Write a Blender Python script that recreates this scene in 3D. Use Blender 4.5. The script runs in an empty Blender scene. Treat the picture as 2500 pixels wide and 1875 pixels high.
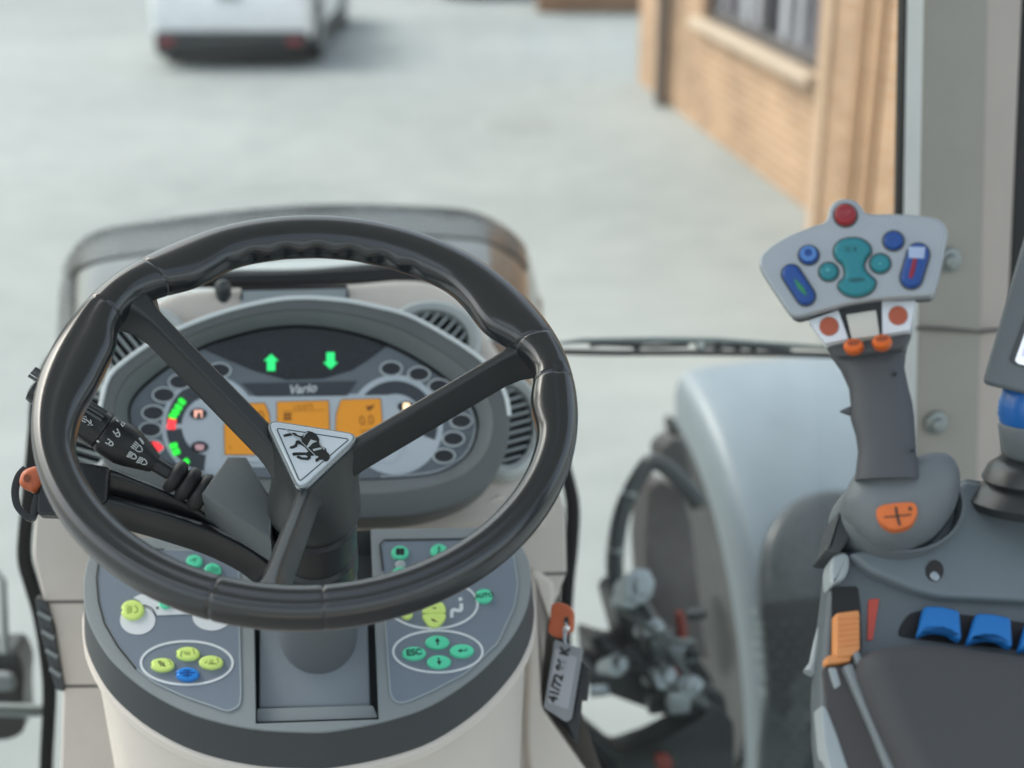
import bpy, bmesh, math, random
from mathutils import Vector as V, Matrix
random.seed(7)
R=math.radians; sin=math.sin; cos=math.cos; PI=math.pi
S=bpy.context.scene; COL=S.collection
# ------------------------------------------------------------------ camera model (photo pixels 2500x1875)
FP=3472.; PIT=R(21.8); CAM=V((0,0,2.6))
fw=V((0,cos(PIT),-sin(PIT))); up=V((0,sin(PIT),cos(PIT))); rt=V((1,0,0))
def ray(x,y): return rt*((x-1250)/FP)+up*((937.5-y)/FP)+fw
def at(x,y,d): return CAM+ray(x,y)*d
YAW=R(10.8)
TF=V((-sin(YAW),cos(YAW),0)); TR=V((cos(YAW),sin(YAW),0)); TZ=V((0,0,1))   # tractor forward, right, up
def nrm(el): return -TF*cos(R(el))+TZ*sin(R(el))
class Fr:
    def __init__(s,o,n,u=None):
        s.o=o.copy(); s.n=n.normalized(); u=u or V((1,0,0)); s.u=(u-s.n*u.dot(s.n)).normalized(); s.v=s.n.cross(s.u)
    def px(s,x,y,h=0):
        r=ray(x,y); t=(s.o+s.n*h-CAM).dot(s.n)/r.dot(s.n); q=CAM+r*t-s.o; return (q.dot(s.u),q.dot(s.v))
    def pp(s,L,h=0): return [s.px(x,y,h) for x,y in L]
    def w(s,a,b,h=0): return s.o+s.u*a+s.v*b+s.n*h
    def at(s,x,y,h=0): return s.w(*s.px(x,y,h),h)
def cr(x0,y0,k): return lambda L:[(x0+x/k,y0+y/k) for x,y in L]
def area(p): return sum(p[i][0]*p[(i+1)%len(p)][1]-p[(i+1)%len(p)][0]*p[i][1] for i in range(len(p)))/2
def inset(p,d):
    if area(p)<0: d=-d
    n=len(p); o=[]
    for i in range(n):
        a,b,c=p[i-1],p[i],p[(i+1)%n]
        e1=V((b[0]-a[0],b[1]-a[1])); e2=V((c[0]-b[0],c[1]-b[1]))
        if e1.length<1e-9 or e2.length<1e-9: o.append(b); continue
        e1.normalize(); e2.normalize()
        m=V((-e1.y-e2.y,e1.x+e2.x)); l=m.length
        if l<1e-6: o.append(b); continue
        m/=l; k=d/max(.45,m.dot(V((-e1.y,e1.x)))); o.append((b[0]+m.x*k,b[1]+m.y*k))
    for _ in range(12):           # collapse edges that flipped, so tight corners stay clean
        bad=False
        for i in range(n):
            j=(i+1)%n
            if (o[j][0]-o[i][0])*(p[j][0]-p[i][0])+(o[j][1]-o[i][1])*(p[j][1]-p[i][1])<-1e-14:
                q=((o[i][0]+o[j][0])/2,(o[i][1]+o[j][1])/2); o[i]=o[j]=q; bad=True
        if not bad: break
    return o
def spl(p,n=5,closed=True):
    o=[]; L=len(p)
    for i in range(L if closed else L-1):
        if closed: a,b,c,d=p[i-1],p[i],p[(i+1)%L],p[(i+2)%L]
        else: a,b,c,d=p[max(i-1,0)],p[i],p[i+1],p[min(i+2,L-1)]
        for j in range(n):
            t=j/n; o.append(tuple(.5*(2*b[k]+(c[k]-a[k])*t+(2*a[k]-5*b[k]+4*c[k]-d[k])*t*t+(3*b[k]-a[k]-3*c[k]+d[k])*t**3) for k in range(len(b))))
    if not closed: o.append(tuple(p[-1]))
    return o
def fil(p,r,k=4):
    o=[]; n=len(p)
    for i in range(n):
        a,b,c=V(p[i-1]),V(p[i]),V(p[(i+1)%n])
        l1=(a-b).length; l2=(c-b).length
        s=b+(a-b)*min(r,.45*l1)/max(l1,1e-9); e=b+(c-b)*min(r,.45*l2)/max(l2,1e-9)
        for j in range(k+1):
            t=j/k; q=s*(1-t)**2+b*2*t*(1-t)+e*t*t; o.append(tuple(q))
    return o
def ell(cx,cy,rx,ry,n=28,a0=0,a1=360,rot=0):
    full=abs(a1-a0)>=360; m=n if full else n+1; o=[]
    for i in range(m):
        t=R(a0+(a1-a0)*i/n); x,y=rx*cos(t),-ry*sin(t); o.append((cx+x*cos(rot)-y*sin(rot),cy+x*sin(rot)+y*cos(rot)))
    return o
# ------------------------------------------------------------------ materials
MATS={}
def mat(name,col,rough=.5,metal=0,spec=.5,var=.06,vs=6,bump=.0,bs=700,emit=None,es=0,coat=0):
    if name in MATS: return MATS[name]
    m=bpy.data.materials.new(name); m.use_nodes=True; nt=m.node_tree; N=nt.nodes; L=nt.links; b=N['Principled BSDF']
    b.inputs['Base Color'].default_value=(*col,1); b.inputs['Roughness'].default_value=rough; b.inputs['Metallic'].default_value=metal
    b.inputs['Specular IOR Level'].default_value=spec; b.inputs['Coat Weight'].default_value=coat
    tc=N.new('ShaderNodeTexCoord')
    if var:
        n=N.new('ShaderNodeTexNoise'); n.inputs['Scale'].default_value=vs; n.inputs['Detail'].default_value=6; n.inputs['Roughness'].default_value=.65
        L.new(tc.outputs['Object'],n.inputs['Vector'])
        mr=N.new('ShaderNodeMapRange'); mr.inputs[1].default_value=.3; mr.inputs[2].default_value=.7; mr.inputs[3].default_value=1-var; mr.inputs[4].default_value=1+var
        L.new(n.outputs['Fac'],mr.inputs[0])
        mx=N.new('ShaderNodeVectorMath'); mx.operation='SCALE'; mx.inputs[0].default_value=col; L.new(mr.outputs[0],mx.inputs['Scale']); L.new(mx.outputs[0],b.inputs['Base Color'])
        r2=N.new('ShaderNodeMapRange'); r2.inputs[1].default_value=.3; r2.inputs[2].default_value=.7; r2.inputs[3].default_value=max(.02,rough-.07); r2.inputs[4].default_value=min(1,rough+.07)
        L.new(n.outputs['Fac'],r2.inputs[0]); L.new(r2.outputs[0],b.inputs['Roughness'])
    if bump:
        n=N.new('ShaderNodeTexNoise'); n.inputs['Scale'].default_value=bs; n.inputs['Detail'].default_value=3; L.new(tc.outputs['Object'],n.inputs['Vector'])
        bp=N.new('ShaderNodeBump'); bp.inputs['Strength'].default_value=bump; bp.inputs['Distance'].default_value=.0006; L.new(n.outputs['Fac'],bp.inputs['Height']); L.new(bp.outputs[0],b.inputs['Normal'])
    if emit: b.inputs['Emission Color'].default_value=(*emit,1); b.inputs['Emission Strength'].default_value=es
    MATS[name]=m; return m
rimblk=mat('rim_rubber',(.014,.017,.0185),.22,spec=.9,var=.0,coat=.1)
hubblk=mat('hub_plastic',(.022,.026,.027),.36,bump=.06,bs=900,spec=.6)
blk=mat('black_plastic',(.016,.018,.019),.3,bump=.06)
rub=mat('black_rubber',(.012,.013,.013),.55)
bezel=mat('bezel_grey',(.125,.138,.139),.48,bump=.2,bs=1200)
bezin=mat('bezel_inner',(.19,.215,.22),.5,bump=.15,bs=1200)
lip=mat('lip_sheen',(.74,.80,.80),.35)
dial=mat('dial_silver',(.56,.63,.68),.4)
dark=mat('face_black',(.022,.026,.03),.3)
mid=mat('face_grey',(.17,.20,.225),.4)
band=mat('face_band',(.055,.066,.076),.35)
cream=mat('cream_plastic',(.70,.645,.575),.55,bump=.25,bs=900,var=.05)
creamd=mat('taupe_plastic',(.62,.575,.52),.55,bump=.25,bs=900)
seamm=mat('seam',(.12,.11,.10),.8)
cons=mat('console_grey',(.235,.265,.272),.5,bump=.25,bs=1100)
consd=mat('console_dark',(.055,.062,.066),.5,bump=.2,bs=1100)
memb=mat('membrane',(.175,.212,.258),.45,bump=.15,bs=1100,var=.04)
wline=mat('white_print',(.66,.70,.72),.5,var=.03)
grn=mat('green_key',(.10,.68,.40),.38,var=.05,vs=60)
yel=mat('yellow_key',(.64,.82,.22),.38,var=.05,vs=60)
blu=mat('blue_key',(.02,.23,.70),.35,var=.05,vs=60)
ora=mat('orange_plastic',(.66,.15,.025),.4,var=.08,vs=40)
oraf=mat('orange_faded',(.50,.12,.045),.45,var=.08,vs=40)
ink=mat('ink',(.012,.014,.014),.6,var=0)
tealm=mat('teal_rubber',(.012,.20,.24),.35,var=.06,vs=50)
navy=mat('blue_rubber',(.008,.062,.27),.33,var=.08,vs=50)
redm=mat('red_rubber',(.28,.012,.02),.33,var=.08,vs=50)
headg=mat('head_silver',(.36,.39,.41),.3,.35,bump=.1)
gripg=mat('grip_grey',(.075,.08,.088),.55,bump=.25,bs=900)
collg=mat('collar_grey',(.15,.17,.18),.5,bump=.2,bs=900)
armg=mat('armrest_grey',(.11,.13,.14),.55,bump=.25,bs=900)
padm=mat('armrest_pad',(.066,.067,.071),.8,bump=.5,bs=500)
steel=mat('steel',(.42,.46,.47),.3,.9)
whitep=mat('white_plastic',(.68,.72,.76),.4)
creamp=mat('ivory_plastic',(.58,.58,.52),.5)
brown=mat('taupe_dark',(.07,.066,.064),.6,bump=.2)
def em(name,c,s): return mat(name,tuple(x*.3 for x in c),.4,var=0,emit=c,es=s)
lcd=em('lcd_backlight',(.62,.265,.022),.34); lcdink=mat('lcd_ink',(.10,.035,.005),.5,var=0,emit=(.32,.11,.01),es=.12)
gled=em('green_led',(.03,.85,.22),.5); bled=em('bar_green_led',(.03,.9,.06),.5); rled=em('red_led',(.95,.05,.06),.6); pled=em('pink_led',(.8,.42,.33),.6); wled=em('warm_led',(.95,.7,.42),.8); dled=em('dim_led',(.35,.22,.24),.5)
# ------------------------------------------------------------------ mesh builder
class MB:
    def __init__(s): s.v=[]; s.f=[]
    def add(s,vs,fs): k=len(s.v); s.v+=[V(q) for q in vs]; s.f+=[tuple(i+k for i in f) for f in fs]; return s
    def loft(s,loops,c0=True,c1=True,closed=True):
        n=len(loops[0]); vs=[q for l in loops for q in l]; fs=[]
        for i in range(len(loops)-1):
            for j in range(n if closed else n-1):
                a=i*n+j; b=i*n+(j+1)%n; fs.append((a,b,b+n,a+n))
        if c0: fs.append(tuple(range(n))[::-1])
        if c1: fs.append(tuple(range((len(loops)-1)*n,len(loops)*n)))
        return s.add(vs,fs)
    def prism(s,fr,p,h0,h1,bev=0,seg=2):
        if area(p)<0: p=p[::-1]
        lp=[[fr.w(a,b,h0) for a,b in p]]
        if bev:
            for i in range(seg+1):
                t=i/seg*PI/2; q=inset(p,bev*(1-cos(t))); lp.append([fr.w(a,b,h1-bev*(1-sin(t))) for a,b in q])
        else: lp.append([fr.w(a,b,h1) for a,b in p])
        return s.loft(lp)
    def ring(s,fr,po,pi,h0,h1):
        a=[fr.w(x,y,h0) for x,y in po]; b=[fr.w(x,y,h1) for x,y in po]; c=[fr.w(x,y,h1) for x,y in pi]; d=[fr.w(x,y,h0) for x,y in pi]
        return s.loft([a,b,c,d,a],False,False)
    def stroke(s,fr,L,w,h0,h1,closed=False):
        n=len(L); A=[];B=[]
        for i in range(n):
            a=V(L[(i-1)%n] if closed or i else L[i]); c=V(L[(i+1)%n] if closed or i<n-1 else L[i]); t=(c-a)
            t=t.normalized() if t.length>1e-9 else V((1,0)); m=V((-t.y,t.x))*w/2
            A.append((L[i][0]+m.x,L[i][1]+m.y)); B.append((L[i][0]-m.x,L[i][1]-m.y))
        loops=[[fr.w(*A[i],h0),fr.w(*A[i],h1),fr.w(*B[i],h1),fr.w(*B[i],h0)] for i in range(n)]
        if closed: loops.append(loops[0])
        return s.loft(loops,not closed,not closed)
    def tube(s,path,r,n=10,cap=True,sq=1):
        path=[V(p) for p in path]; m=len(path); rs=r if isinstance(r,(list,tuple)) else [r]*m
        t0=(path[1]-path[0]).normalized(); x=t0.orthogonal().normalized(); loops=[]
        for i in range(m):
            t=(path[min(i+1,m-1)]-path[max(i-1,0)]).normalized(); x=(x-t*x.dot(t)).normalized(); y=t.cross(x)
            loops.append([path[i]+(x*cos(k*2*PI/n)+y*sin(k*2*PI/n)*sq)*rs[i] for k in range(n)])
        return s.loft(loops,cap,cap)
    def lathe(s,o,ax,prof,n=32,sx=1,x=None,cap=True):
        ax=ax.normalized(); x=(x-ax*x.dot(ax)).normalized() if x else ax.orthogonal().normalized(); y=ax.cross(x)
        return s.loft([[o+ax*h+(x*cos(k*2*PI/n)*sx+y*sin(k*2*PI/n))*max(r,1e-5) for k in range(n)] for r,h in prof],cap,cap)
    def box(s,c,ux,uy,uz):
        vs=[c+ux*a+uy*b+uz*d for d in (-.5,.5) for a,b in ((-.5,-.5),(.5,-.5),(.5,.5),(-.5,.5))]
        return s.add(vs,[(3,2,1,0),(4,5,6,7),(0,1,5,4),(1,2,6,5),(2,3,7,6),(3,0,4,7)])
    def build(s,name,m,parent=None,bev=0,sharp=38,seg=2,sub=0):
        root=parent
        while root is not None and root.parent: root=root.parent
        off=V(root.location) if root else V((0,0,0))
        bm=bmesh.new(); vv=[bm.verts.new(q-off) for q in s.v]
        for f in s.f:
            try: bm.faces.new([vv[i] for i in f])
            except ValueError: pass
        bmesh.ops.remove_doubles(bm,verts=bm.verts[:],dist=2e-6)
        bmesh.ops.recalc_face_normals(bm,faces=bm.faces[:])
        if bev:
            es=[e for e in bm.edges if len(e.link_faces)==2 and e.calc_face_angle(0)>R(32)]
            bmesh.ops.bevel(bm,geom=es,offset=bev,segments=seg,affect='EDGES',clamp_overlap=True,profile=.5)
        for f in bm.faces: f.smooth=True
        for e in bm.edges: e.smooth=not(len(e.link_faces)==2 and e.calc_face_angle(0)>R(sharp))
        me=bpy.data.meshes.new(name); bm.to_mesh(me); bm.free(); me.materials.append(m)
        o=bpy.data.objects.new(name,me); COL.objects.link(o)
        if parent: o.parent=parent
        if len(me.polygons)<30000 and any(len(p.vertices)>6 for p in me.polygons): wn=o.modifiers.new('n','WEIGHTED_NORMAL'); wn.keep_sharp=True; wn.weight=60
        if sub: md=o.modifiers.new('s','SUBSURF'); md.levels=md.render_levels=sub
        return o
def tag(o,label=None,cat=None,group=None,kind=None):
    if label: o['label']=label
    if cat: o['category']=cat
    if group: o['group']=group
    if kind: o['kind']=kind
    return o
def thing(name,loc,label,cat,group=None):
    o=bpy.data.objects.new(name,None); o.empty_display_size=.05; COL.objects.link(o); o.location=loc; return tag(o,label,cat,group)
def textmesh(fr,txt,c,size,h,rot=0,sx=1,shear=0,wt=0):
    cu=bpy.data.curves.new('t','FONT'); cu.body=txt; cu.size=size; cu.align_x='CENTER'; cu.align_y='CENTER'; cu.extrude=.0002; cu.shear=shear; cu.offset=wt
    ob=bpy.data.objects.new('t',cu); COL.objects.link(ob); bpy.context.view_layer.update()
    me=bpy.data.meshes.new_from_object(ob.evaluated_get(bpy.context.evaluated_depsgraph_get()))
    mb=MB(); cs,sn=cos(rot),sin(rot)
    mb.add([fr.w(c[0]+(v.co.x*sx)*cs-v.co.y*sn,c[1]+(v.co.x*sx)*sn+v.co.y*cs,h+v.co.z) for v in me.vertices],[tuple(p.vertices) for p in me.polygons])
    bpy.data.objects.remove(ob); bpy.data.curves.remove(cu); bpy.data.meshes.remove(me); return mb
#STEERING
# ================================================================== STEERING WHEEL
WD=1.14122; WO=at(759.36,972.36,WD)
nc=V((.081695,.675251,.733050)); WN=rt*nc.x+up*nc.y-fw*nc.z
W=Fr(WO,WN,rt)
wheel=thing('steering_wheel',WO,'large black three-spoked steering wheel with grey triangular badge','steering wheel')
tab=[(-180,-.016),(-170,-.0067),(-160,0),(-100,0),(-20,0),(-8,-.001),(0,-.008),(6,-.007),(12,0),(17,0),(21,-.004),(26,-.011),(31,-.02),(37,-.021),(45,-.0155),(53,-.011),(60,-.0115),(119,-.0115),(125,-.018),(132,-.019),(140,-.008),(146,-.001),(151,-.001),(158,-.006),(165,-.017),(172,-.0175),(180,-.016)]
seams=[-82.,-104.,9.,22.5,138.5,155.]
def prof(d):
    for (a,x),(b,y) in zip(tab,tab[1:]):
        if a<=d<=b:
            t=(d-a)/(b-a); return x+(y-x)*t
    return 0
mb=MB(); loops=[]; NT=720; NS=44
for i in range(NT):
    d=-180+360*i/NT; th=R(d); dl=sum(prof((d+w_+180)%360-180) for w_ in (-3.5,-2,-1,0,1,2,3.5))/7
    wv=.0014*cos((d-83.8)/9.5*2*PI)*min(1,(d-60)/6,(121-d)/6) if 60<d<121 else 0
    grip=1 if (d<12 or d>155) else 0
    ro=.2154; ri=.1846+dl; g=0
    for s_ in seams:
        if abs(d-s_)<.45: g=.0009
    ro-=g; ri+=g; rc=(ro+ri)/2; a=(ro-ri)/2; hz=.0162-g
    e=V((cos(th),sin(th))); lp=[]
    for k in range(NS):
        p=2*PI*k/NS; c,s_=cos(p),sin(p); q=.86
        x=math.copysign(abs(c)**q,c); y=math.copysign(abs(s_)**q,s_)
        rr=rc+a*x+wv*max(0,-c)**8; dg=(math.degrees(p)-82)/9; gv=1-grip*.085*math.exp(-dg*dg); lp.append(W.w(e.x*rr,e.y*rr,hz*y*gv))
    loops.append(lp)
loops.append(loops[0])
mb.loft(loops,False,False).build('rim',rimblk,wheel,sharp=50)
TB=.0630   # badge depth under rim plane
B=Fr(W.w(0,0,-TB),WN,rt)
# spokes (hub edge px -> rim px)
def spoke(p0,p1,h0,h1,wt,wb,hh,flare):
    a=V(W.px(*p0,h0)); b=V(W.px(*p1,h1)); d=(b-a).normalized(); m=V((-d.y,d.x)); lp=[]
    n=14
    for i in range(n+1):
        t=i/n; c=a+(b-a)*t; h=h0+(h1-h0)*t; k=1+flare*max(0,(t-.85)/.15)**2+.5*max(0,(.15-t)/.15)**2
        sec=[(-wb*.5,-hh),(-wb*.5,-hh*.75),(-wt*.5-.001,-.0035),(-wt*.5+.0015,0),(wt*.5-.0015,0),(wt*.5+.001,-.0035),(wb*.5,-hh*.75),(wb*.5,-hh)]
        lp.append([W.w(c.x+m.x*x*k,c.y+m.y*x*k,h+y) for x,y in sec])
    MB().loft(lp).build('spoke',hubblk,wheel,bev=.0012,sharp=45)
spoke((705,1105),(325,715),-TB-.015,.006,.013,.025,.026,.9)
spoke((815,1108),(1300,822),-TB-.012,.006,.009,.020,.032,.9)
spoke((755,1165),(655,1425),-TB-.014,.004,.009,.022,.026,.6)
# hub: badge-shaped top tapering to the column
k1=cr(640,1010,8.508)
tri=fil(B.pp(k1([(120,185),(1985,478),(790,1600)])),.010,6)
tri0=tri; tri=[]
for (a,b),(c_,d_) in zip(tri0,tri0[1:]+tri0[:1]):
    m_=max(1,int(math.hypot(c_-a,d_-b)/.003)); tri+=[(a+(c_-a)*k/m_,b+(d_-b)*k/m_) for k in range(m_)]
hubtop=[B.w(a,b,-.003) for a,b in inset(tri,-.003)]
ctr=V((sum(a for a,b in tri)/len(tri),sum(b for a,b in tri)/len(tri)))
n=len(tri); lp=[hubtop]
for t,sc,rr in ((.006,1.10,.0),(.014,1.16,.06),(.030,1.16,.30),(.052,1.08,.70),(.072,1.0,1.),(.080,1.0,1.)):
    l=[]
    for a,b in tri:
        q=V((a,b))-ctr; c=q.normalized()*.0405; p=ctr*(1-rr)+(q*sc*(1-rr)+c*rr); l.append(B.w(p.x,p.y,-t))
    lp.append(l)
MB().loft(lp).build('hub',hubblk,wheel,sharp=50)
bd=MB().prism(B,tri,-.004,.003,.0012).build('badge',mat('badge_grey',(.62,.68,.71),.33),wheel,sharp=50)
MB().ring(B,inset(tri,-.0022),inset(tri,-.0004),-.003,.001).build('chrome_edge',mat('chrome',(.62,.68,.72),.18,.9),bd)
it=B.pp(k1([(295,300),(1810,530),(780,1410)]),.003)
MB().stroke(B,fil(it,.003,3),.0011,.0029,.0033,True).build('border_line',mat('badge_groove',(.11,.135,.15),.5),bd)
H=.0033
an=k1([(440,450),(460,480),(610,450),(690,452),(800,500),(835,585),(740,565),(695,580),(690,640),(645,680),(590,688),(575,718),(640,722),(728,680),(742,622),(820,650),(900,705),(965,800),(920,818),(790,815),(700,815),(625,828),(642,872),(720,862),(900,855),(952,882),(930,925),(830,918),(755,880),(715,908),(800,950),(960,962),(1012,920),(1002,872),(1110,862),(1180,882),(1160,930),(1105,950),(1110,1000),(1160,985),(1200,950),(1285,955),(1295,992),(1360,980),(1405,930),(1392,850),(1340,800),(1332,742),(1262,700),(1182,612),(1188,540),(1132,450),(1050,392),(960,372),(872,400),(838,478),(760,468),(680,408),(600,412)])
MB().prism(B,B.pp(an,H),.0028,.0042).build('animal_emblem',mat('emblem_black',(.015,.018,.018),.3),bd)
eb=MB(); H2=.0044
eb.stroke(B,B.pp(k1([(495,320),(800,570),(1100,862)]),H2),.0005,.0030,H2+.0002)
eb.prism(B,B.pp(k1([(1010,535),(1140,572),(1050,610),(955,705),(920,690)]),H2),.0030,H2)
eb.prism(B,B.pp(k1([(1175,612),(1215,640),(1310,740),(1280,745)]),H2),.0030,H2)
eb.prism(B,B.pp(k1([(860,405),(960,378),(900,430),(862,500)]),H2),.0030,H2)
eb.prism(B,B.pp(k1([(1050,735),(1215,700),(1240,730),(1070,775)]),H2),.0030,H2)
eb.build('emblem_highlight',mat('badge_silver',(.5,.56,.58),.3,.3),bd)
# ================================================================== STEERING COLUMN
colm=thing('steering_column',W.w(0,0,-.30),'black steering column with ribbed collar running down into the console','steering column')
AX=-WN
MB().lathe(W.w(0,0,-TB-.058),AX,[(.034,0),(.036,.004),(.036,.03),(.0335,.033),(.0335,.037),(.037,.04),(.037,.075),(.0345,.078),(.0345,.083),(.038,.086),(.038,.112)],40).build('collar',blk,colm,sharp=30)
MB().lathe(W.w(0,0,-.231),AX,[(.0362,0),(.0372,.003),(.0372,.128),(.034,.134),(.02,.139)],40).build('shaft_cover',mat('shaft_grey',(.13,.148,.16),.42,bump=.2),colm,sharp=40)
# stalk housing block
h_=cr(200,1050,3.687)
HB=Fr(W.w(*W.px(580,1200,-.135),-.135),nrm(52),TR)
hp=HB.pp(h_([(1310,232),(1480,236),(1720,640),(1700,985),(1240,690),(1078,566)]))
hb=MB().prism(HB,hp,-.05,0,.0025).build('stalk_housing',mat('housing_grey',(.11,.125,.13),.45,bump=.3),colm,sharp=45)
# ================================================================== INDICATOR STALK
p0=at(75,945,1.235); p1=at(455,1180,1.262); sa=(p1-p0).normalized(); sl=(p1-p0).length
stalk=thing('indicator_stalk',p1,'black light and indicator stalk with printed white lamp symbols','control stalk')
k4=cr(30,880,4.148)
def sT(x,y):
    q=k4([(x,y)])[0]; r=ray(*q); n_=r.cross(sa); m_=n_.cross(r); return (CAM-p0).dot(m_)/sa.dot(m_)
tA=sT(905,690); tB=sT(1030,770); tC=sT(1420,1030); tD=sT(1650,1180)
x0=up-sa*up.dot(sa)
MB().lathe(p0,sa,[(.004,0),(.011,.002),(.0155,.02),(.0172,.05),(.0175,tB-.012),(.0165,tB-.01)],36,x=x0).build('lever_grip',blk,stalk,sharp=35)
MB().lathe(p0,sa,[(.016,tB-.0095),(.0182,tB-.006),(.0186,tB+.012),(.0165,tC-.02),(.0095,tC),(.008,tC+.003)],36,x=x0).build('twist_ring',mat('stalk_black',(.010,.011,.012),.42,bump=.1),stalk,sharp=35)
MB().lathe(p0,sa,[(.0068,tC-.004),(.0062,tD+.01)],20).build('shaft',blk,stalk)
mb=MB()
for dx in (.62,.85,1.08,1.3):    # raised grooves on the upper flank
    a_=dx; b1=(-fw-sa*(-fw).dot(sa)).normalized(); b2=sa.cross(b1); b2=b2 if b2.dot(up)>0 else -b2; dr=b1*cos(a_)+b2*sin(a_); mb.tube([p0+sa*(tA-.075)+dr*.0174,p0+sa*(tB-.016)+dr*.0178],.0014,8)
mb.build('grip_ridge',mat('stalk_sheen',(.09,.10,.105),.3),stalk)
mb=MB(); c_=tD-.004
mb.lathe(p0,sa,[(.008,c_-.002),(.0145,c_),(.0158,c_+.004),(.0145,c_+.008),(.0105,c_+.0105),(.0155,c_+.0125),(.017,c_+.0165),(.0155,c_+.021),(.0115,c_+.0235),(.0165,c_+.0255),(.0185,c_+.030),(.0165,c_+.035),(.0135,c_+.038)],32)
mb.build('rubber_boot',rub,stalk,sharp=60)
# printed symbols on the stalk (placed on its surface)
def onst(x,y):
    q=k4([(x,y)])[0]; r=ray(*q).normalized(); w_=CAM-p0
    d1=r-sa*r.dot(sa); d0=w_-sa*w_.dot(sa); 
    rad=.0178
    for _ in range(3):
        A=d1.dot(d1); B_=d1.dot(d0); C_=d0.dot(d0)-rad*rad; ds=B_*B_-A*C_
        if ds<0: t=-B_/A; P=CAM+r*t; return P
        t=(-B_-math.sqrt(ds))/A; P=CAM+r*t; tt=(P-p0).dot(sa)
        rad=.0179 if tt<tB-.008 else (.0190 if tt<tB+.012 else (.0190-.0022*(tt-tB-.012)/max(.001,(tC-.02-tB-.012)) if tt<tC-.02 else .0168-.007*(tt-tC+.02)/.02))
    return P
def sym(L,w=.0006):
    for pl in L: mb.tube([onst(x,y) for x,y in pl],w,5)
mb=MB()
def lamp(cx,cy,s,ang,beams=4,dirb=0):
    ca,sa_=cos(R(ang)),sin(R(ang)); T=lambda x,y:(cx+s*(x*ca-y*sa_),cy+s*(x*sa_+y*ca))
    sym([[T(*q) for q in [(0,-1),(0,1),(.9,.9),(1.7,.45),(1.9,0),(1.7,-.45),(.9,-.9),(0,-1)]]])
    sym([[T(-.4,-1+2*i/(beams-1)),T(-1.7,-1+2*i/(beams-1)+dirb)] for i in range(beams)])
lamp(1265,880,32,38); lamp(1212,962,26,32,4,.3); lamp(1315,1018,28,32,4,.5); lamp(985,832,22,35,2); lamp(1060,735,22,60,2)
sym([[(700,575),(760,610),(745,565),(700,575),(712,612),(745,625)],[(760,605),(815,660),(762,655),(800,625),(790,600)]])
sym([[(1050,600),(1075,618)],[(1105,625),(1140,640),(1118,668),(1100,640)]])
for k in range(6): sym([[(1285+6*k,785+6*k),(1330-k*2,845-2*k)]],.0009)
sym([[(860,815),(880,825)]],.001)
mb.build('printed_symbol',mat('stalk_print',(.55,.58,.58),.5,var=0),stalk)
# ================================================================== SHUTTLE LEVER under the wheel
lv=thing('shuttle_lever',W.w(*W.px(560,1290,-.16),-.16),'black forked shift lever with orange tip left of the column','lever')
def arm(L,wpx,hh,name,dz=0):
    fr=HB; lo=[]
    for x,y,d in L: lo.append((at(x,y,d)))
    lo=spl([tuple(q) for q in lo],6,False); lo=[V(q) for q in lo]; n=len(lo); lp=[]
    for i in range(n):
        t=(lo[min(i+1,n-1)]-lo[max(i-1,0)]).normalized(); s_=TZ.cross(t).normalized(); u_=t.cross(s_)
        k=wpx
        lp.append([lo[i]+s_*(k*a)+u_*(hh*b) for a,b in ((-.5,0),(-.38,.16),(.38,.16),(.5,0),(.5,-.8),(-.5,-.8))])
    MB().loft(lp).build(name,blk,lv,bev=.002,seg=3,sharp=40)
arm([(196,1150,1.245),(262,1156,1.25),(330,1180,1.262),(420,1216,1.275),(495,1258,1.285),(535,1300,1.29)],.012,.030,'upper_arm')
arm([(196,1212,1.235),(262,1222,1.24),(330,1240,1.25),(420,1266,1.26),(520,1300,1.275),(610,1345,1.285),(660,1385,1.29)],.013,.026,'lower_arm')
EB=Fr(at(195,1180,1.23),nrm(35),TR)
MB().prism(EB,fil(EB.pp([(92,1180),(190,1125),(268,1140),(262,1225),(215,1250),(140,1258),(88,1256)]),.004),-.022,0,.003).build('lever_head',blk,lv,sharp=40)
kk=MB().prism(EB,spl(EB.pp([(44,1172),(52,1150),(72,1138),(95,1136),(108,1150),(98,1175),(80,1197),(64,1192),(50,1186)],.01)),-.008,.010,.006,4).build('tip_button',oraf,lv,sharp=60)
MB().prism(EB,spl(EB.pp(ell(66,1168,8,10,10),.0102)),.009,.0108).build('button_dimple',mat('orange_dark',(.22,.055,.02),.5),kk)
MB().stroke(EB,spl(EB.pp([(60,1140),(42,1160),(33,1195),(38,1230),(55,1252),(75,1262),(84,1225),(94,1186)]),5,False),.0055,-.012,-.004).build('finger_loop',blk,lv,bev=.001)
#CLUSTER
# ================================================================== INSTRUMENT CLUSTER
I=Fr(at(746,991,1.56),nrm(36),TR)
clus=thing('instrument_cluster',I.o,'oval grey instrument cluster with orange screens behind the steering wheel','instrument cluster')
oo=[(243,990),(262,921),(295,886),(363,837),(444,796),(553,756),(661,731),(742,724),(836,730),(917,745),(998,767),(1080,810),(1161,862),(1200,900),(1232,951),(1245,1003),(1245,1057),(1235,1107),(1213,1154),(1181,1192),(1127,1227),(1048,1252),(985,1262),(890,1266),(760,1266),(620,1262),(500,1248),(390,1222),(300,1180),(250,1125),(234,1060)]
ff=[(318,1014),(328,975),(365,935),(421,893),(491,853),(560,828),(647,807),(740,801),(840,813),(944,845),(1030,890),(1100,940),(1145,985),(1163,1040),(1140,1107),(1080,1148),(1016,1161),(900,1166),(700,1166),(500,1152),(400,1122),(340,1075)]
HB0=.030
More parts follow.
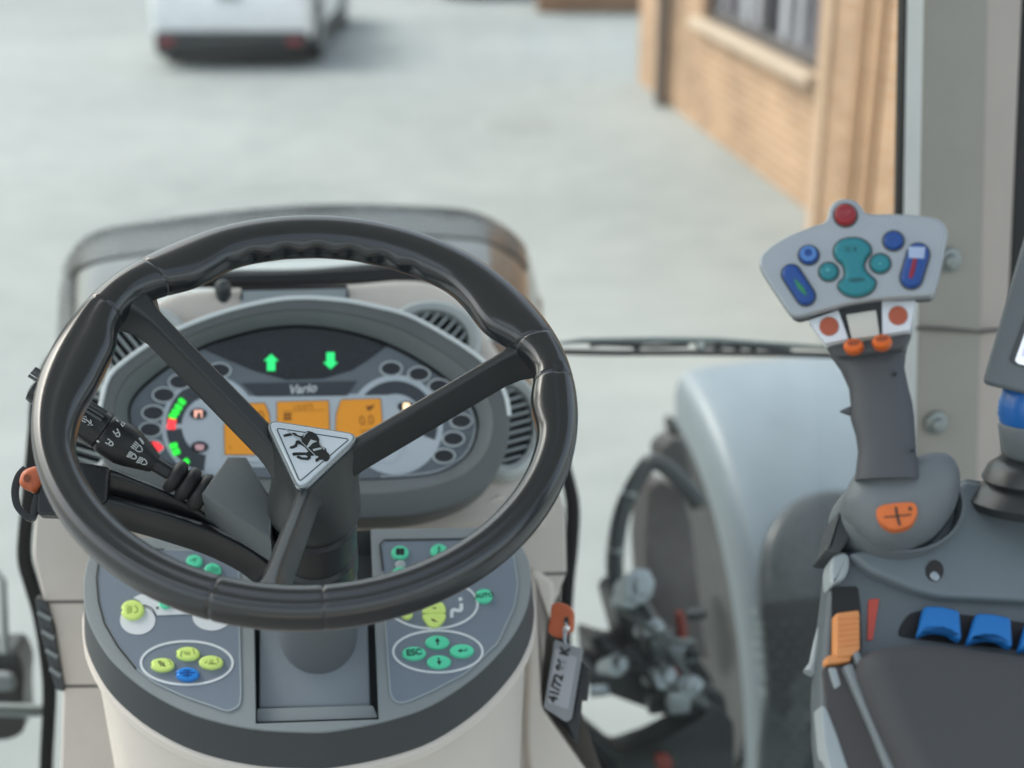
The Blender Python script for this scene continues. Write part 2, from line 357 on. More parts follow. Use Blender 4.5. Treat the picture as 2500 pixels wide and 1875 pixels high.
def resamp(p,n,c):
    # resample closed loop by angle about c
    out=[]; P=[(math.atan2(b-c[1],a-c[0]),a,b) for a,b in p]; P.sort(); L=len(P)
    for i in range(n):
        t=-PI+2*PI*i/n
        for j in range(L):
            a=P[j]; b=P[(j+1)%L]; ta=a[0]; tb=b[0]; tt=t
            if tb<ta: 
                tb+=2*PI
                if tt<ta: tt+=2*PI
            if ta<=tt<=tb:
                u=(tt-ta)/max(1e-9,tb-ta); out.append((a[1]+(b[1]-a[1])*u,a[2]+(b[2]-a[2])*u)); break
    return out
cI=I.px(730,1000)
po=resamp(spl(I.pp(oo,HB0),8),140,cI); pf=resamp(spl(I.pp(ff,0),8),140,cI)
mixp=lambda t:[(a[0]*(1-t)+b[0]*t,a[1]*(1-t)+b[1]*t) for a,b in zip(po,pf)]
wl=lambda p,h:[I.w(a,b,h) for a,b in p]
pov=inset(po,-.0015)
MB().loft([wl(pov,-.03),wl(po,HB0-.004),wl(inset(po,.001),HB0-.001),wl(inset(po,.003),HB0),wl(mixp(.52),HB0-.001),wl(mixp(.56),HB0-.004)],False,False).build('bezel',bezel,clus,sharp=35)
MB().loft([wl(mixp(.555),HB0-.0035),wl(mixp(.62),HB0-.006),wl(mixp(.88),.010),wl(mixp(.93),.004)],False,False).build('inner_bezel',bezin,clus,sharp=40)
MB().loft([wl(mixp(.925),.005),wl(mixp(.955),-.002),wl(pf,-.0035)],False,False).build('bezel_gap',rub,clus)
# upper lip, whitened to imitate a sky reflection
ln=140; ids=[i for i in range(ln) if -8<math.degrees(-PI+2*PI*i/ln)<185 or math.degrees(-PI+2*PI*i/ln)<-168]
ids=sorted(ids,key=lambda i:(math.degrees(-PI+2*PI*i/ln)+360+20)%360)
MB().tube([I.w(*inset(po,.0012)[i],HB0-.0005) for i in ids],.0026,8).build('lip_sheen',lip,clus)
MB().prism(I,inset(pf,-.004),-.012,-.003).build('face_plate',mid,clus)
h=-.003
MB().stroke(I,spl(I.pp([(1100,950),(1142,990),(1160,1040),(1139,1104),(1080,1145),(1016,1158),(930,1163)],h+.0008),5,False),.0022,h-.001,h+.0008).build('face_line',mat('face_line',(.45,.50,.52),.45),clus)
def flat(name,px,m,h1,par=None,h0=None,bev=0): 
    return MB().prism(I,I.pp(px,h1),(h1-.0008) if h0 is None else h0,h1,bev).build(name,m,par or clus)
arc=[(498,853),(560,830),(647,809),(740,803),(840,815),(944,845)]
flat('upper_display',spl(arc,6,False)+[(900,878),(860,903),(790,924),(700,927),(620,905),(560,880)],dark,h+.0010)
# light panel in the middle, dark band, logo
flat('light_panel',fil([(560,968),(930,960),(1000,1000),(985,1120),(930,1140),(530,1140),(470,1100),(490,1000)],14),dial,h+.0008)
flat('logo_band',[(590,936),(872,930),(848,966),(625,968)],band,h+.0012)
textmesh(I,'Vario',I.px(737,951,h),.0140,h+.0016,rot=R(1.5),shear=.35,wt=.0004).build('logo',wline,clus)
# dials
def dialset(cx,cy,rx,ry,left):
    d=flat('gauge_dial',ell(cx,cy,rx,ry,48),dial,h+.0016)
    a0,a1=(95,265) if left else (-85,140)
    def seg(r0,r1,b0,b1,m,hh,name,par):
        o=ell(cx,cy,rx*r1,ry*r1,20,b0,b1)+ell(cx,cy,rx*r0,ry*r0,20,b1,b0); return flat(name,o,m,hh,par)
    if left:
        seg(.58,.90,60,176,band,h+.0022,'bar_track',d); seg(.58,.90,185,262,band,h+.0022,'bar_track',d)
    else: seg(.62,.88,-20,152,band,h+.0022,'bar_track',d)
    return d
dL=dialset(512,1040,118,124,True); dR=dialset(965,1037,117,122,False)
# re-cover centre by LCD panel plate so that dials read as arcs
flat('screen_panel',fil([(566,972),(815,967),(952,964),(985,1010),(985,1100),(960,1128),(545,1128),(530,1040)],10),dial,h+.0026)
c7=cr(300,780,4.609)
def blob(name,c,rx,ry,m,ang,par,hh=h+.0032):
    p=fil([(c[0]+x*cos(R(ang))-y*sin(R(ang)),c[1]+x*sin(R(ang))+y*cos(R(ang))) for x,y in ((-rx,-ry),(rx,-ry),(rx,ry),(-rx,ry))],4)
    flat(name,p,m,hh,par)
for (x,y),a in zip(((665,922),(625,985),(592,1040),(560,1090)),(-38,-32,-25,-20)): blob('green_bar',c7([(x,y)])[0],9.5,6.2,bled,-a,dL)
for x,y in ((552,1142),(543,1205)): blob('red_bar',c7([(x,y)])[0],10.5,6.2,rled,8,dL)
for (x,y),a in zip(((572,1420),(600,1490),(705,1605)),(-12,-22,-45)): blob('green_bar',c7([(x,y)])[0],9.5,7,bled,a,dL)
def wlamp(cx,cy,rx,ry):
    r_=MB().ring(I,I.pp(ell(cx,cy,rx+4.5,ry+4,28),h+.0026),I.pp(ell(cx,cy,rx,ry,28),h+.0026),h,h+.0028).build('warning_lamp',mat('lamp_ring',(.56,.62,.64),.5),clus)
    flat('lens',ell(cx,cy,rx+.5,ry+.5,28),dark,h+.0022,r_); return r_
for c in ((400,964),(374,1008),(367,1049),(439,932),(536,904),(372,1092),(480,906)): wlamp(*c,25,16)
for c in ((955,900),(1023,913),(1072,943),(1104,980),(1126,1028),(1107,1071),(1084,1113)): wlamp(*c,24,15.5)
q=flat('red_warning_light',c7([(320,1375),(395,1380),(460,1440),(400,1490)]),rled,h+.0034)
def ilamp(cx,cy,m,icon):
    a=flat('icon_lamp',ell(cx,cy,21,13.5,24),dark,h+.0032); flat('icon',icon,m,h+.0036,a)
ilamp(484,1010,pled,[(474,1001),(494,1001),(494,1019),(490,1019),(490,1008),(482,1006),(480,1020),(474,1018)])
ilamp(487,1091,dled,[(475,1086),(484,1084),(499,1086),(497,1098),(486,1100),(478,1097)])
ilamp(992,993,wled,[(984,984),(998,983),(1002,990),(1001,1002),(984,1003)])
def screen(p):
    a=flat('screen_frame',fil(p,3),mat('lcd_rim',(.20,.12,.04),.5),h+.0034)
    c=(sum(x for x,y in p)/len(p),sum(y for x,y in p)/len(p))
    s_=MB().prism(I,inset(I.pp(fil(p,3),h+.0038),.0008),h+.003,h+.0038).build('screen',lcd,a); return a
s1=screen([(675,980),(803,977),(806,1060),(676,1062)])
s2=screen([(832,975),(930,972),(936,1050),(930,1104),(905,1108),(838,1090),(818,1050),(820,1010)])
s3=screen([(590,984),(647,983),(658,1010),(662,1045),(650,1080),(625,1111),(548,1111),(546,1040),(560,1000)])
hh=h+.0040
tx=lambda t,x,y,s_,par,**k: textmesh(I,t,I.px(x,y,hh),s_,hh,rot=R(1.5),**k).build('screen_text',lcdink,par)
tx('13:075',740,994,.0075,s1,sx=1.1); tx('0.0',895,1027,.0150,s2,sx=.9); tx('km/h',893,1051,.006,s2); tx('0',637,1016,.0150,s3); tx('T',562,1095,.006,s3)
mb=MB()
for a in range(4): mb.prism(I,I.pp(ell(702+7*cos(R(45+90*a)),1017-7*sin(R(45+90*a)),5.5,4.5,10),hh),h+.0035,hh)
mb.build('fan_symbol',lcdink,s1)
MB().stroke(I,I.pp([(690,1004),(795,1001)],hh),.0006,h+.0035,hh).build('screen_line',lcdink,s1)
flat('screen_symbol',[(893,992),(908,990),(915,985),(911,996),(903,1003),(898,1003)],lcdink,hh,s2,h+.0035)
def arrow(cx,cy,s):
    flat('arrow_light',[(cx,cy-21*s),(cx+18,cy-4*s),(cx+10,cy-4*s),(cx+10,cy+20*s),(cx-10,cy+20*s),(cx-10,cy-4*s),(cx-18,cy-4*s)],gled,h+.0022)
arrow(662,885,1); arrow(807,880,-1)
# ================================================================== DASHBOARD
D=Fr(at(740,980,1.63),nrm(42),TR)
dash=thing('dashboard',at(740,1300,1.62),'cream moulded dashboard around the instrument cluster with round air vents','dashboard')
cow=[(170,1110),(165,1010),(195,920),(240,850),(320,775),(415,712),(540,695),(700,688),(860,683),(980,674),(1060,684),(1135,735),(1195,815),(1245,890),(1285,985),(1308,1080),(1330,1150),(1335,1230),(1300,1290),(1000,1300),(300,1300),(200,1270),(175,1200)]
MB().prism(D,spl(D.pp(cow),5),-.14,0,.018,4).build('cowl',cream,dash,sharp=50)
# raised grey shelf and trim
MB().prism(D,fil(D.pp([(588,706),(848,700),(850,740),(586,745)],.004),.003),-.01,.004,.001).build('shelf_panel',mat('shelf_grey',(.36,.41,.42),.5),dash)
MB().stroke(D,D.pp([(589,730),(590,706),(847,700),(849,724)],.0046),.0035,-.002,.0050).build('shelf_line',rub,dash)
q=D.at(545,712,.002); kb=MB().lathe(q,TZ,[(.0075,-.014),(.0085,-.006),(.0095,-.001),(.0098,.004),(.0085,.009),(.0055,.0125),(.002,.014)],24).build('knob',mat('knob_dark',(.06,.068,.07),.3),dash)
TP=Fr(at(740,660,1.78),nrm(20),TR)
MB().prism(TP,fil(TP.pp([(380,700),(450,672),(740,664),(1035,645),(1100,670),(1110,690),(700,705)]),.01),-.02,0,.004).build('rubber_strip',rub,dash)
# vents
def vent(cx,cy,rx,ry,d,nv,ang,name_lab):
    fr=Fr(D.at(cx,cy,.017),D.n,TR)
    e=lambda k,hh:[fr.w(a,b,hh) for a,b in fr.pp(ell(cx,cy,rx*k,ry*k,40))]
    vt=MB().loft([e(1.14,-.012),e(1.1,.006),e(1.0,.010),e(.86,.006),e(.80,-.012)],False,False).build('air_vent',mat('vent_grey',(.50,.54,.53),.5),dash,sharp=40)
    MB().loft([e(.84,-.011),e(.82,-.014)],True,True).build('vent_hole',mat('vent_black',(.006,.007,.007),.7),vt)
    for i in range(nv):
        t=-1+2*(i+.5)/nv; a=R(ang); c=V((cos(a)*t,sin(a)*t))*.8; l=math.sqrt(max(.02,.66-c.length_squared)); dd=V((-sin(a),cos(a)))*l
        A=fr.px(cx+(c.x-dd.x)*rx,cy+(c.y-dd.y)*ry); B_=fr.px(cx+(c.x+dd.x)*rx,cy+(c.y+dd.y)*ry)
        MB().stroke(fr,[A,B_],.0030,-.012,.001).build('vane',mat('vane_grey',(.36,.40,.40),.45),vt)
vent(1050,835,112,88,1.615,8,35,'')
vent(1235,1040,78,115,1.615,9,80,'')
vent(352,850,108,92,1.615,8,-35,'')
vent(215,1045,70,115,1.615,8,-80,'')
# lower dash body
DB=Fr(at(740,1400,1.60),nrm(16),TR)
low=[(88,1212),(79,1358),(105,1464),(132,1527),(153,1680),(147,1875),(147,2150),(1500,2150),(1446,1875),(1335,1730),(1345,1560),(1352,1480),(1385,1400),(1382,1250),(1345,1110),(1245,1160),(1215,1245),(985,1302),(330,1302),(230,1212)]
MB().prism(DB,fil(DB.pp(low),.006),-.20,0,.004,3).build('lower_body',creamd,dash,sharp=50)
for L in ([(96,1470),(240,1469)],[(150,1676),(260,1675)],[(1300,1402),(1385,1400)]): MB().stroke(DB,DB.pp(L,.0008),.003,-.002,.0008).build('seam',seamm,dash)
MB().prism(DB,fil(DB.pp([(1296,1392),(1322,1398),(1356,1426),(1354,1500),(1338,1620),(1332,1720),(1452,1885),(1520,1990),(1300,1990),(1285,1800),(1290,1560)],.012),.008),-.02,.012,.006,3).build('side_trim',cream,dash,sharp=50)
MB().prism(DB,fil(DB.pp([(985,1270),(1100,1255),(1225,1205),(1262,1250),(1240,1300),(985,1310)],.012),.006),-.03,.012,.004).build('knee_panel',cream,dash,sharp=50)
gq=MB().prism(DB,fil(DB.pp([(85,1458),(118,1475),(160,1690),(135,1685),(95,1530)],.006),.004),-.01,.006,.002).build('side_grille',consd,dash)
mb=MB()
for i in range(4):
    y=1495+i*46; mb.stroke(DB,DB.pp([(92+i*10,y),(124+i*8,y+18)],.010),.004,0,.011)
mb.build('grille_rib',cons,gq)
# ================================================================== CONSOLE
KO=at(750,1530,1.395); K=Fr(KO,nrm(58),TR)
con=thing('control_console',KO,'grey D-shaped console of coloured push buttons under the steering wheel','console')
L1=[(203,1425),(208,1493),(240,1566),(286,1626),(367,1691),(475,1745),(611,1778),(750,1787),(822,1783),(944,1759),(1053,1721),(1161,1650),(1242,1566),(1283,1493),(1297,1425),(1290,1366),(1265,1325),(1235,1300),(1190,1286)]
outl=spl(K.pp(L1),4,False)+K.pp([(905,1291),(925,1755),(625,1765),(618,1300),(420,1305),(352,1313)])+spl(K.pp([(330,1316),(250,1330),(216,1362),(203,1425)]),4,False)[:-1]
MB().prism(K,outl,-.006,0,.0015).build('top_plate',cons,con,sharp=45)
full=spl(K.pp(L1),4,False)+K.pp([(905,1291),(618,1300),(420,1305),(352,1313)])+spl(K.pp([(330,1316),(250,1330),(216,1362),(203,1425)]),4,False)[:-1]
if area(full)<0: full=full[::-1]
kw=lambda p,hh:[K.w(a,b,hh) for a,b in p]
kz=lambda p,d:[K.w(a,b,-.003)-TZ*d for a,b in p]
MB().loft([kw(inset(full,.0012),-.0008),kw(full,-.003),kz(inset(full,-.0035),.036),kz(inset(full,.004),.0375)],False,False).build('side_band',consd,con,sharp=40)
lp=[kz(inset(full,-.001),.0378),kz(inset(full,-.0055),.0395),kz(inset(full,-.0055),.047),kz(inset(full,-.001),.050)]
cc=sum((K.w(a,b,0) for a,b in full),V())/len(full)
b0=[q.copy() for q in lp[-1]]; lp.append([cc+(q-cc)*.975+V((0,0,-.02)) for q in b0])
for z,sc in ((.12,.955),(.30,.93),(.7,.90)):
    lp.append([V(((cc+(q-cc)*sc).x,(cc+(q-cc)*sc).y,q.z-z-(q.z-cc.z)*min(1,z*2))) for q in b0])
MB().loft(lp,False,False).build('pedestal',cream,con,sharp=40)
# slot: sunken cover and ledge
sl_=[(628,1310),(622,1530),(625,1764),(925,1754),(901,1530),(897,1300)]
MB().prism(K,K.pp([(612,1320),(612,1790),(935,1780),(912,1310)],-.03),-.035,-.030).build('slot_floor',consd,con)
CV=Fr(K.w(*K.px(768,1640,-.012),-.012),nrm(50),TR)
MB().prism(CV,fil(CV.pp([(634,1440),(896,1440),(906,1724),(631,1729)]),.003),-.03,0,.003).build('column_cover',mat('cover_grey',(.21,.24,.265),.45,bump=.2),con,sharp=40)
MB().prism(K,fil(K.pp([(628,1730),(910,1722),(922,1752),(628,1762)],-.011),.002),-.032,-.011).build('slot_ledge',cons,con)
# membrane panels
pL=[(243,1377),(238,1412),(243,1469),(257,1522),(289,1577),(335,1634),(380,1668),(449,1700),(557,1737),(584,1724),(588,1696),(584,1533),(582,1345),(401,1343),(290,1350),(252,1360)]
pR=[(929,1330),(942,1529),(953,1690),(960,1708),(974,1716),(993,1714),(1053,1688),(1134,1645),(1215,1569),(1256,1479),(1264,1425),(1255,1360),(1230,1322),(1180,1316),(940,1318)]
PH=.0010
mL=MB().prism(K,fil(K.pp(pL,PH),.004),-.001,PH).build('button_panel',memb,con)
mR=MB().prism(K,fil(K.pp(pR,PH),.004),-.001,PH).build('button_panel',memb,con)
MB().stroke(K,fil(K.pp(pL,PH),.004),.0016,.0005,PH+.0004,True).build('panel_edge',mat('edge_pale',(.30,.35,.37),.4),mL)
MB().stroke(K,fil(K.pp(pR,PH),.004),.0016,.0005,PH+.0004,True).build('panel_edge',MATS['edge_pale'],mR)
MB().stroke(K,K.pp([(401,1342),(290,1349),(250,1361),(241,1377),(236,1412),(241,1469),(255,1522),(287,1577),(333,1634)],PH),.0016,.0007,PH+.0008).build('panel_shadow_gap',rub,mL)
MB().stroke(K,K.pp([(935,1395),(928,1330),(938,1319),(1180,1316)],PH),.0018,.0007,PH+.0008).build('panel_shadow_gap',rub,mR)
def oval(cx,cy,rx,ry,par): MB().stroke(K,K.pp(ell(cx,cy,rx,ry,72),PH),.0022,.0007,PH+.0007,True).build('printed_oval',wline,par)
oval(456,1619,112,53,mL); oval(1056,1475,110,60,mR); oval(1069,1591,109,51,mR)
HBt=.0052
def key(cx,cy,rx,ry,m,lab,par,notch=False):
    p=ell(cx,cy,rx,ry,32)
    if notch: p=[q for q in p if not(q[0]<cx-rx*.93)]; i=max(range(len(p)),key=lambda i:0); p=ell(cx,cy,rx,ry,36,-166,166)+[(cx-rx*.80,cy+ry*.02)]
    o=MB().prism(K,K.pp(p,HBt),0,HBt,.0022,3).build('push_button',m,con,sharp=60)
    if lab: o['label']=lab
    return o
ky=lambda par,s,x,y,sz,**k: textmesh(K,s,K.px(x,y,HBt),sz,HBt+.0002,**k).build('button_symbol',ink,par)
def icon(par,Ls,w=.0009,m=ink):
    mb=MB()
    for L in Ls: mb.stroke(K,K.pp(L,HBt),w,HBt-.0004,HBt+.0003)
    mb.build('button_symbol',m,par)
def pic(par,L,m=ink): MB().prism(K,K.pp(L,HBt),HBt-.0004,HBt+.0003).build('button_symbol',m,par)
b=key(1011,1593,29.5,16,grn,'green oval ESC button',con); ky(b,'ESC',1011,1593,.0092,wt=.0002)
b=key(1068,1566,29.5,16,grn,'green oval up arrow button',con); pic(b,[(1068,1557),(1074,1566),(1070,1566),(1071,1575),(1067,1575),(1067,1567),(1062,1566)])
b=key(1072,1614,29.5,16,grn,'green oval down arrow button',con); pic(b,[(1073,1624),(1066,1615),(1070,1615),(1069,1606),(1073,1606),(1073,1614),(1078,1614)])
b=key(1128,1587,29.5,16,grn,'green oval enter arrow button',con); icon(b,[[(1139,1582),(1139,1588),(1120,1589)]],.0009); pic(b,[(1117,1589),(1127,1584),(1126,1593)])
b=key(1182,1453,21.5,17,grn,'round green AUTO button',con); ky(b,'AUTO',1182,1454,.0068,wt=.0001)
b=key(977,1347,21,16.5,grn,'round green fan button',con)
mb=MB()
for a in range(4): mb.prism(K,K.pp(ell(977+7*cos(R(45+90*a)),1347-5.5*sin(R(45+90*a)),6,4.8,10),HBt),HBt-.0004,HBt+.0003)
mb.build('button_symbol',ink,b)
b=key(1072,1343,21,16.5,grn,'round green heat button',con); pic(b,[(1070,1334),(1074,1334),(1074,1348),(1078,1352),(1066,1352),(1070,1348)])
key(978,1376,13,10.5,mat('grey_key',(.36,.40,.41),.4),None,con); key(978,1397,20,15,grn,None,con); key(1072,1395,20,15,grn,None,con)
b=MB().prism(K,spl(K.pp([(1033,1500),(1060,1498),(1088,1499),(1084,1514),(1073,1526),(1061,1530),(1048,1526),(1038,1514)],HBt),4),0,HBt,.0016,3).build('push_button',yel,con,sharp=60); pic(b,[(1052,1510),(1060,1513),(1069,1519),(1056,1516)])
b=MB().prism(K,spl(K.pp([(1033,1495),(1060,1498),(1087,1495),(1085,1476),(1072,1465),(1060,1462),(1046,1466),(1035,1478)],HBt),4),0,HBt,.0016,3).build('push_button',yel,con,sharp=60); pic(b,[(1054,1484),(1066,1483),(1062,1487)])
key(994,1497,14,12,yel,None,con)
mb=MB(); mb.stroke(K,spl(K.pp([(1126,1474),(1126,1487),(1121,1491),(1108,1489),(1103,1494),(1103,1508)],PH),4,False),.0036,.0008,PH+.0006); mb.prism(K,K.pp(ell(1124,1463,5,4.5,14),PH),.0008,PH+.0006); mb.build('printed_seat_figure',wline,mR)
b=key(474,1368,20,15.5,grn,'round green button partly behind the rim',con); icon(b,[[(466,1368),(482,1364)],[(474,1362),(476,1373)]],.0008,mat('green_dark',(.03,.22,.13),.5))
b=key(519,1390,21,17,grn,'round green work lamp button',con); icon(b,[[(509,1386),(506,1392),(513,1399),(520,1400)]]+[[(518+5*i,1382+i*1.5),(514+5*i,1396+i)] for i in range(4)],.0008,MATS['green_dark'])
wp=MB().prism(K,K.pp(ell(336,1514,43,35,40),PH+.0006),.0006,PH+.0006).build('printed_disc',wline,mL)
MB().prism(K,K.pp(ell(517,1505,47,34,40),PH+.0006),.0006,PH+.0006).build('printed_disc',wline,mL)
MB().prism(K,K.pp([(325,1459),(345,1450),(380,1447),(470,1470),(560,1485),(560,1496),(467,1498),(381,1502),(374,1492),(362,1483),(348,1478),(340,1466)],PH+.0010),.0006,PH+.0010).build('printed_strip',wline,mL)
MB().stroke(K,spl(K.pp([(350,1477),(364,1481),(374,1489),(381,1502)],PH+.0012),4,False),.001,.0008,PH+.0013).build('printed_line',ink,mL)
MB().prism(K,K.pp(ell(384,1484,3.5,3,10),PH+.0014),.0006,PH+.0014).build('printed_dot',ink,mL)
b=key(403,1470,15,14,grn,None,con)
b=key(323,1487,29,24,yel,'large round yellow headlight button',con,True); icon(b,[ell(328,1488,8,8,14,-90,90),[(320,1480),(320,1496)]]+[[(317,1481+5*i),(310,1481+5*i)] for i in range(4)],.0008,mat('yellow_ink',(.20,.27,.05),.5))
b=key(396,1621,29.5,16.5,yel,'yellow wiper button left in its oval',con,True); icon(b,[[(386,1614),(394,1626)],[(390,1613),(398,1625)],[(398,1616),(402,1628)]],.0009); icon(b,[ell(408,1620,9,8,10,-30,80)],.0008,MATS['yellow_ink'])
b=key(458,1594,29.5,16.5,yel,'yellow button at the top of its oval',con,True); icon(b,[[(440,1598),(446,1590)],[(452,1598),(452,1590)],[(457,1599),(457,1591)],[(462,1600),(462,1592)],[(471,1585),(476,1599)],[(440,1599),(444,1603)]],.0008,MATS['yellow_ink'])
b=key(515,1615,30,16.5,yel,'yellow button right in its oval',con); icon(b,[[(500,1619),(506,1614)],[(508,1620),(530,1621)],[(514,1611),(514,1622)],[(519,1611),(519,1622)],[(530,1606),(534,1619)]],.0008,MATS['yellow_ink'])
b=key(457,1644,29.5,16.5,blu,'blue oval button with lamp symbol',con,True); icon(b,[[(438,1643),(478,1642)],[(448,1637),(466,1637)],[(447,1649),(468,1648)],[(458,1636),(458,1653)]],.0011,mat('blue_dark',(.005,.05,.22),.5))
#RIGHT
# ================================================================== JOYSTICK
j1=cr(1800,450,3.687); j2=cr(1950,850,3.016)
JN=(-ray(2080,650)).normalized(); JN=(JN+up*.22+rt*-.06).normalized()
J=Fr(at(2085,645,.99),JN,rt)
joy=thing('joystick',at(2190,1250,1.02),'grey multifunction joystick with wide head of coloured buttons','joystick')
hp=j1([(195,690),(230,610),(330,530),(480,450),(650,380),(770,340),(808,290),(822,220),(870,155),(960,125),(1050,140),(1112,190),(1150,245),(1225,262),(1400,260),(1600,270),(1750,290),(1840,330),(1890,410),(1885,490),(1830,770),(1785,950),(1750,1000),(1690,1012),(1500,1020),(1250,1040),(1000,1080),(800,1130),(640,1175),(540,1198),(480,1180),(425,1115),(220,800)])
hpp=spl(J.pp(hp),4)
MB().prism(J,inset(hpp,.0008),-.024,-.003,.0).build('head_body',mat('head_dark',(.10,.112,.125),.45,bump=.15),joy,sharp=50)
MB().prism(J,hpp,-.008,0,.0028,4).build('head_face',headg,joy,sharp=60)
def jb(name,px,m,h1=.0035,bev=.0022,lab=None,par=None,gap=.0012):
    p=J.pp(j1(px),h1); 
    MB().prism(J,inset(p,-gap),-.001,.0006).build('button_well',mat('well_dark',(.10,.115,.11),.6),joy)
    o=MB().prism(J,p,-.001,h1,bev,4).build(name,m,joy,sharp=60)
    if lab: o['label']=lab
    return o
b=jb('red_stop_button',ell(970,265,100,98,32),redm,.005,.003,'round red button at the top'); textmesh(J,'STOP',J.px(*j1([(955,262)])[0],.005),.0048,.0052,rot=R(6)).build('button_text',mat('red_print',(.42,.09,.09),.5,var=0),b)
b=jb('button',ell(640,630,88,82,28),navy,.0035,.002,'round blue button left with ring'); MB().ring(J,J.pp(j1(ell(640,622,72,68,28)),.0036),J.pp(j1(ell(640,615,36,34,28)),.0036),.003,.0042).build('button_ring',mat('blue_pale',(.07,.2,.5),.35),b)
jb('button',ell(1405,500,90,84,28),navy,.0035,.0025,'round blue button right')
b=jb('button',ell(820,780,84,80,28),tealm,.0035,.0025,'round teal button left'); textmesh(J,'+',J.px(*j1([(815,775)])[0],.0035),.008,.0037).build('button_text',mat('teal_pale',(.10,.42,.45),.5,var=0),b)
b=jb('button',ell(1285,705,90,84,28),tealm,.0035,.0025,'round teal button right'); textmesh(J,'-',J.px(*j1([(1285,705)])[0],.0035),.009,.0037).build('button_text',MATS['teal_pale'],b)
hg=[(868,600),(890,530),(950,488),(1040,474),(1125,490),(1185,540),(1200,600),(1160,655),(1138,712),(1150,770),(1200,822),(1240,862),(1228,925),(1180,972),(1100,1002),(1020,1000),(950,968),(906,915),(922,868),(958,835),(966,780),(945,712),(893,665)]
b=jb('rocker_button',spl(hg,4),tealm,.0045,.003,'large teal hourglass rocker'); 
mb=MB()
for L in ([(975,560),(985,610)],[(1005,560),(1010,610)],[(1045,560),(1075,605)],[(1075,560),(1045,605)]): mb.stroke(J,J.pp(j1(L),.0046),.0008,.004,.0048)
mb.build('button_text',mat('teal_dark',(.006,.10,.12),.5,var=0),b)
MB().prism(J,spl(J.pp(j1([(1010,850),(1080,838),(1140,845),(1150,868),(1080,880),(1015,880)]),.0047),4),.004,.0047).build('rocker_mark',MATS['teal_dark'],b)
def caps(A,B_,r): 
    a=math.degrees(math.atan2(-(B_[1]-A[1]),B_[0]-A[0])); return ell(B_[0],B_[1],r,r,12,a-90,a+90)+ell(A[0],A[1],r,r,12,a+90,a+270)
b=jb('slide_switch',caps((1628,620),(1565,830),98),navy,.005,.003,'blue capsule switch with red strip')
MB().prism(J,J.pp(j1([(1585,655),(1620,658),(1598,780),(1575,845),(1540,840),(1555,770)]),.0056),.004,.0056,.0005).build('red_strip',mat('red_strip',(.26,.008,.03),.35),b)
mb=MB()
for i in range(4): mb.stroke(J,J.pp(j1([(1540+2*i,575+24*i),(1690-2*i,580+24*i)]),.0056),.0022,.0045,.0058)
mb.build('grip_line',mat('pale_blue',(.38,.48,.66),.4),b)
b=jb('slide_switch',caps((482,798),(610,995),84),navy,.005,.003,'blue capsule switch with green strip')
MB().prism(J,J.pp(j1([(505,840),(545,870),(600,930),(632,1000),(600,990),(545,935)]),.0056),.004,.0056,.0005).build('green_strip',mat('green_strip',(.02,.22,.09),.35),b)
MB().prism(J,fil(J.pp(j1([(600,1120),(1600,980),(1560,1330),(1500,1480),(900,1560),(760,1400)]),-.016),.003),-.040,-.016,.003).build('neck',gripg,joy,sharp=50)
J2=Fr(J.o-J.n*.014,(JN+up*.12).normalized(),rt)
def plate(px,m,disc=None):
    o=MB().prism(J2,fil(J2.pp(j1(px)),.0012),-.012,0,.0008).build('key_plate',m,joy)
    if disc: MB().prism(J2,J2.pp(j1(ell(*disc,88,86,28)),.0012),-.002,.0012,.0008).build('orange_disc',mat('rust_orange',(.40,.085,.035),.45,var=.08,vs=60),o)
plate([(635,1222),(910,1128),(1002,1392),(790,1432)],whitep,(825,1275)); plate([(1300,1050),(1605,1040),(1555,1312),(1305,1352)],whitep,(1447,1178)); plate([(978,1170),(1250,1128),(1282,1360),(1030,1392)],creamp)
# grip
secs=[(1974,2232,770),(2005,2222,820),(2030,2212,868),(2052,2209,900),(2072,2218,945),(2076,2228,983),(2076,2233,1020),(2089,2236,1062),(2094,2238,1100),(2090,2242,1135),(2086,2246,1170)]
gN=Fr(at(2150,980,1.008),(-ray(2150,980)+up*.15).normalized(),rt)
lp=[]
for xl,xr,y in secs:
    a=gN.px(xl,y); b_=gN.px(xr,y); cx,cy=(a[0]+b_[0])/2,(a[1]+b_[1])/2; rx=(b_[0]-a[0])/2; dz=-.004
    l=[]
    for k in range(28):
        t=2*PI*k/28; c,s_=cos(t),sin(t); q=.75; x=math.copysign(abs(c)**q,c)*rx; z=math.copysign(abs(s_)**q,s_)*(.017 if y>860 else .012)
        l.append(gN.w(cx+x,cy,z+dz))
    lp.append(l)
MB().loft(lp).build('grip',gripg,joy,sharp=60)
nb=gN.px(2052,1006); MB().prism(gN,gN.pp([(2050,1004),(2066,996),(2080,990),(2082,1016),(2066,1010)]),-.006,.002,.001).build('trigger_nib',gripg,joy)
mb=MB()
for x,y in ((2185,912),(2228,1100)): mb.prism(gN,gN.pp(ell(x,y,6,4,10),.0136),.011,.0142)
mb.build('grip_screw',blk,joy)
J3=Fr(at(2090,845,.978),JN,rt)
for x,y in ((1045,1450),(1302,1412)):
    o=MB().prism(J3,spl(J3.pp(j1([(x-88,y-5),(x-45,y-50),(x+40,y-56),(x+88,y-15),(x+76,y+30),(x+20,y+66),(x-50,y+64),(x-82,y+34)])),3),-.012,.004,.003,3).build('orange_button',mat('bright_orange',(.70,.13,.012),.35,var=.06),joy,sharp=60)
    MB().prism(J3,spl(J3.pp(j1([(x-50,y-30),(x,y-45),(x+55,y-40),(x+40,y-10),(x,y),(x-45,y-5)]),.0042),3),.002,.0044).build('button_mark',mat('burnt_orange',(.28,.05,.01),.4),o)
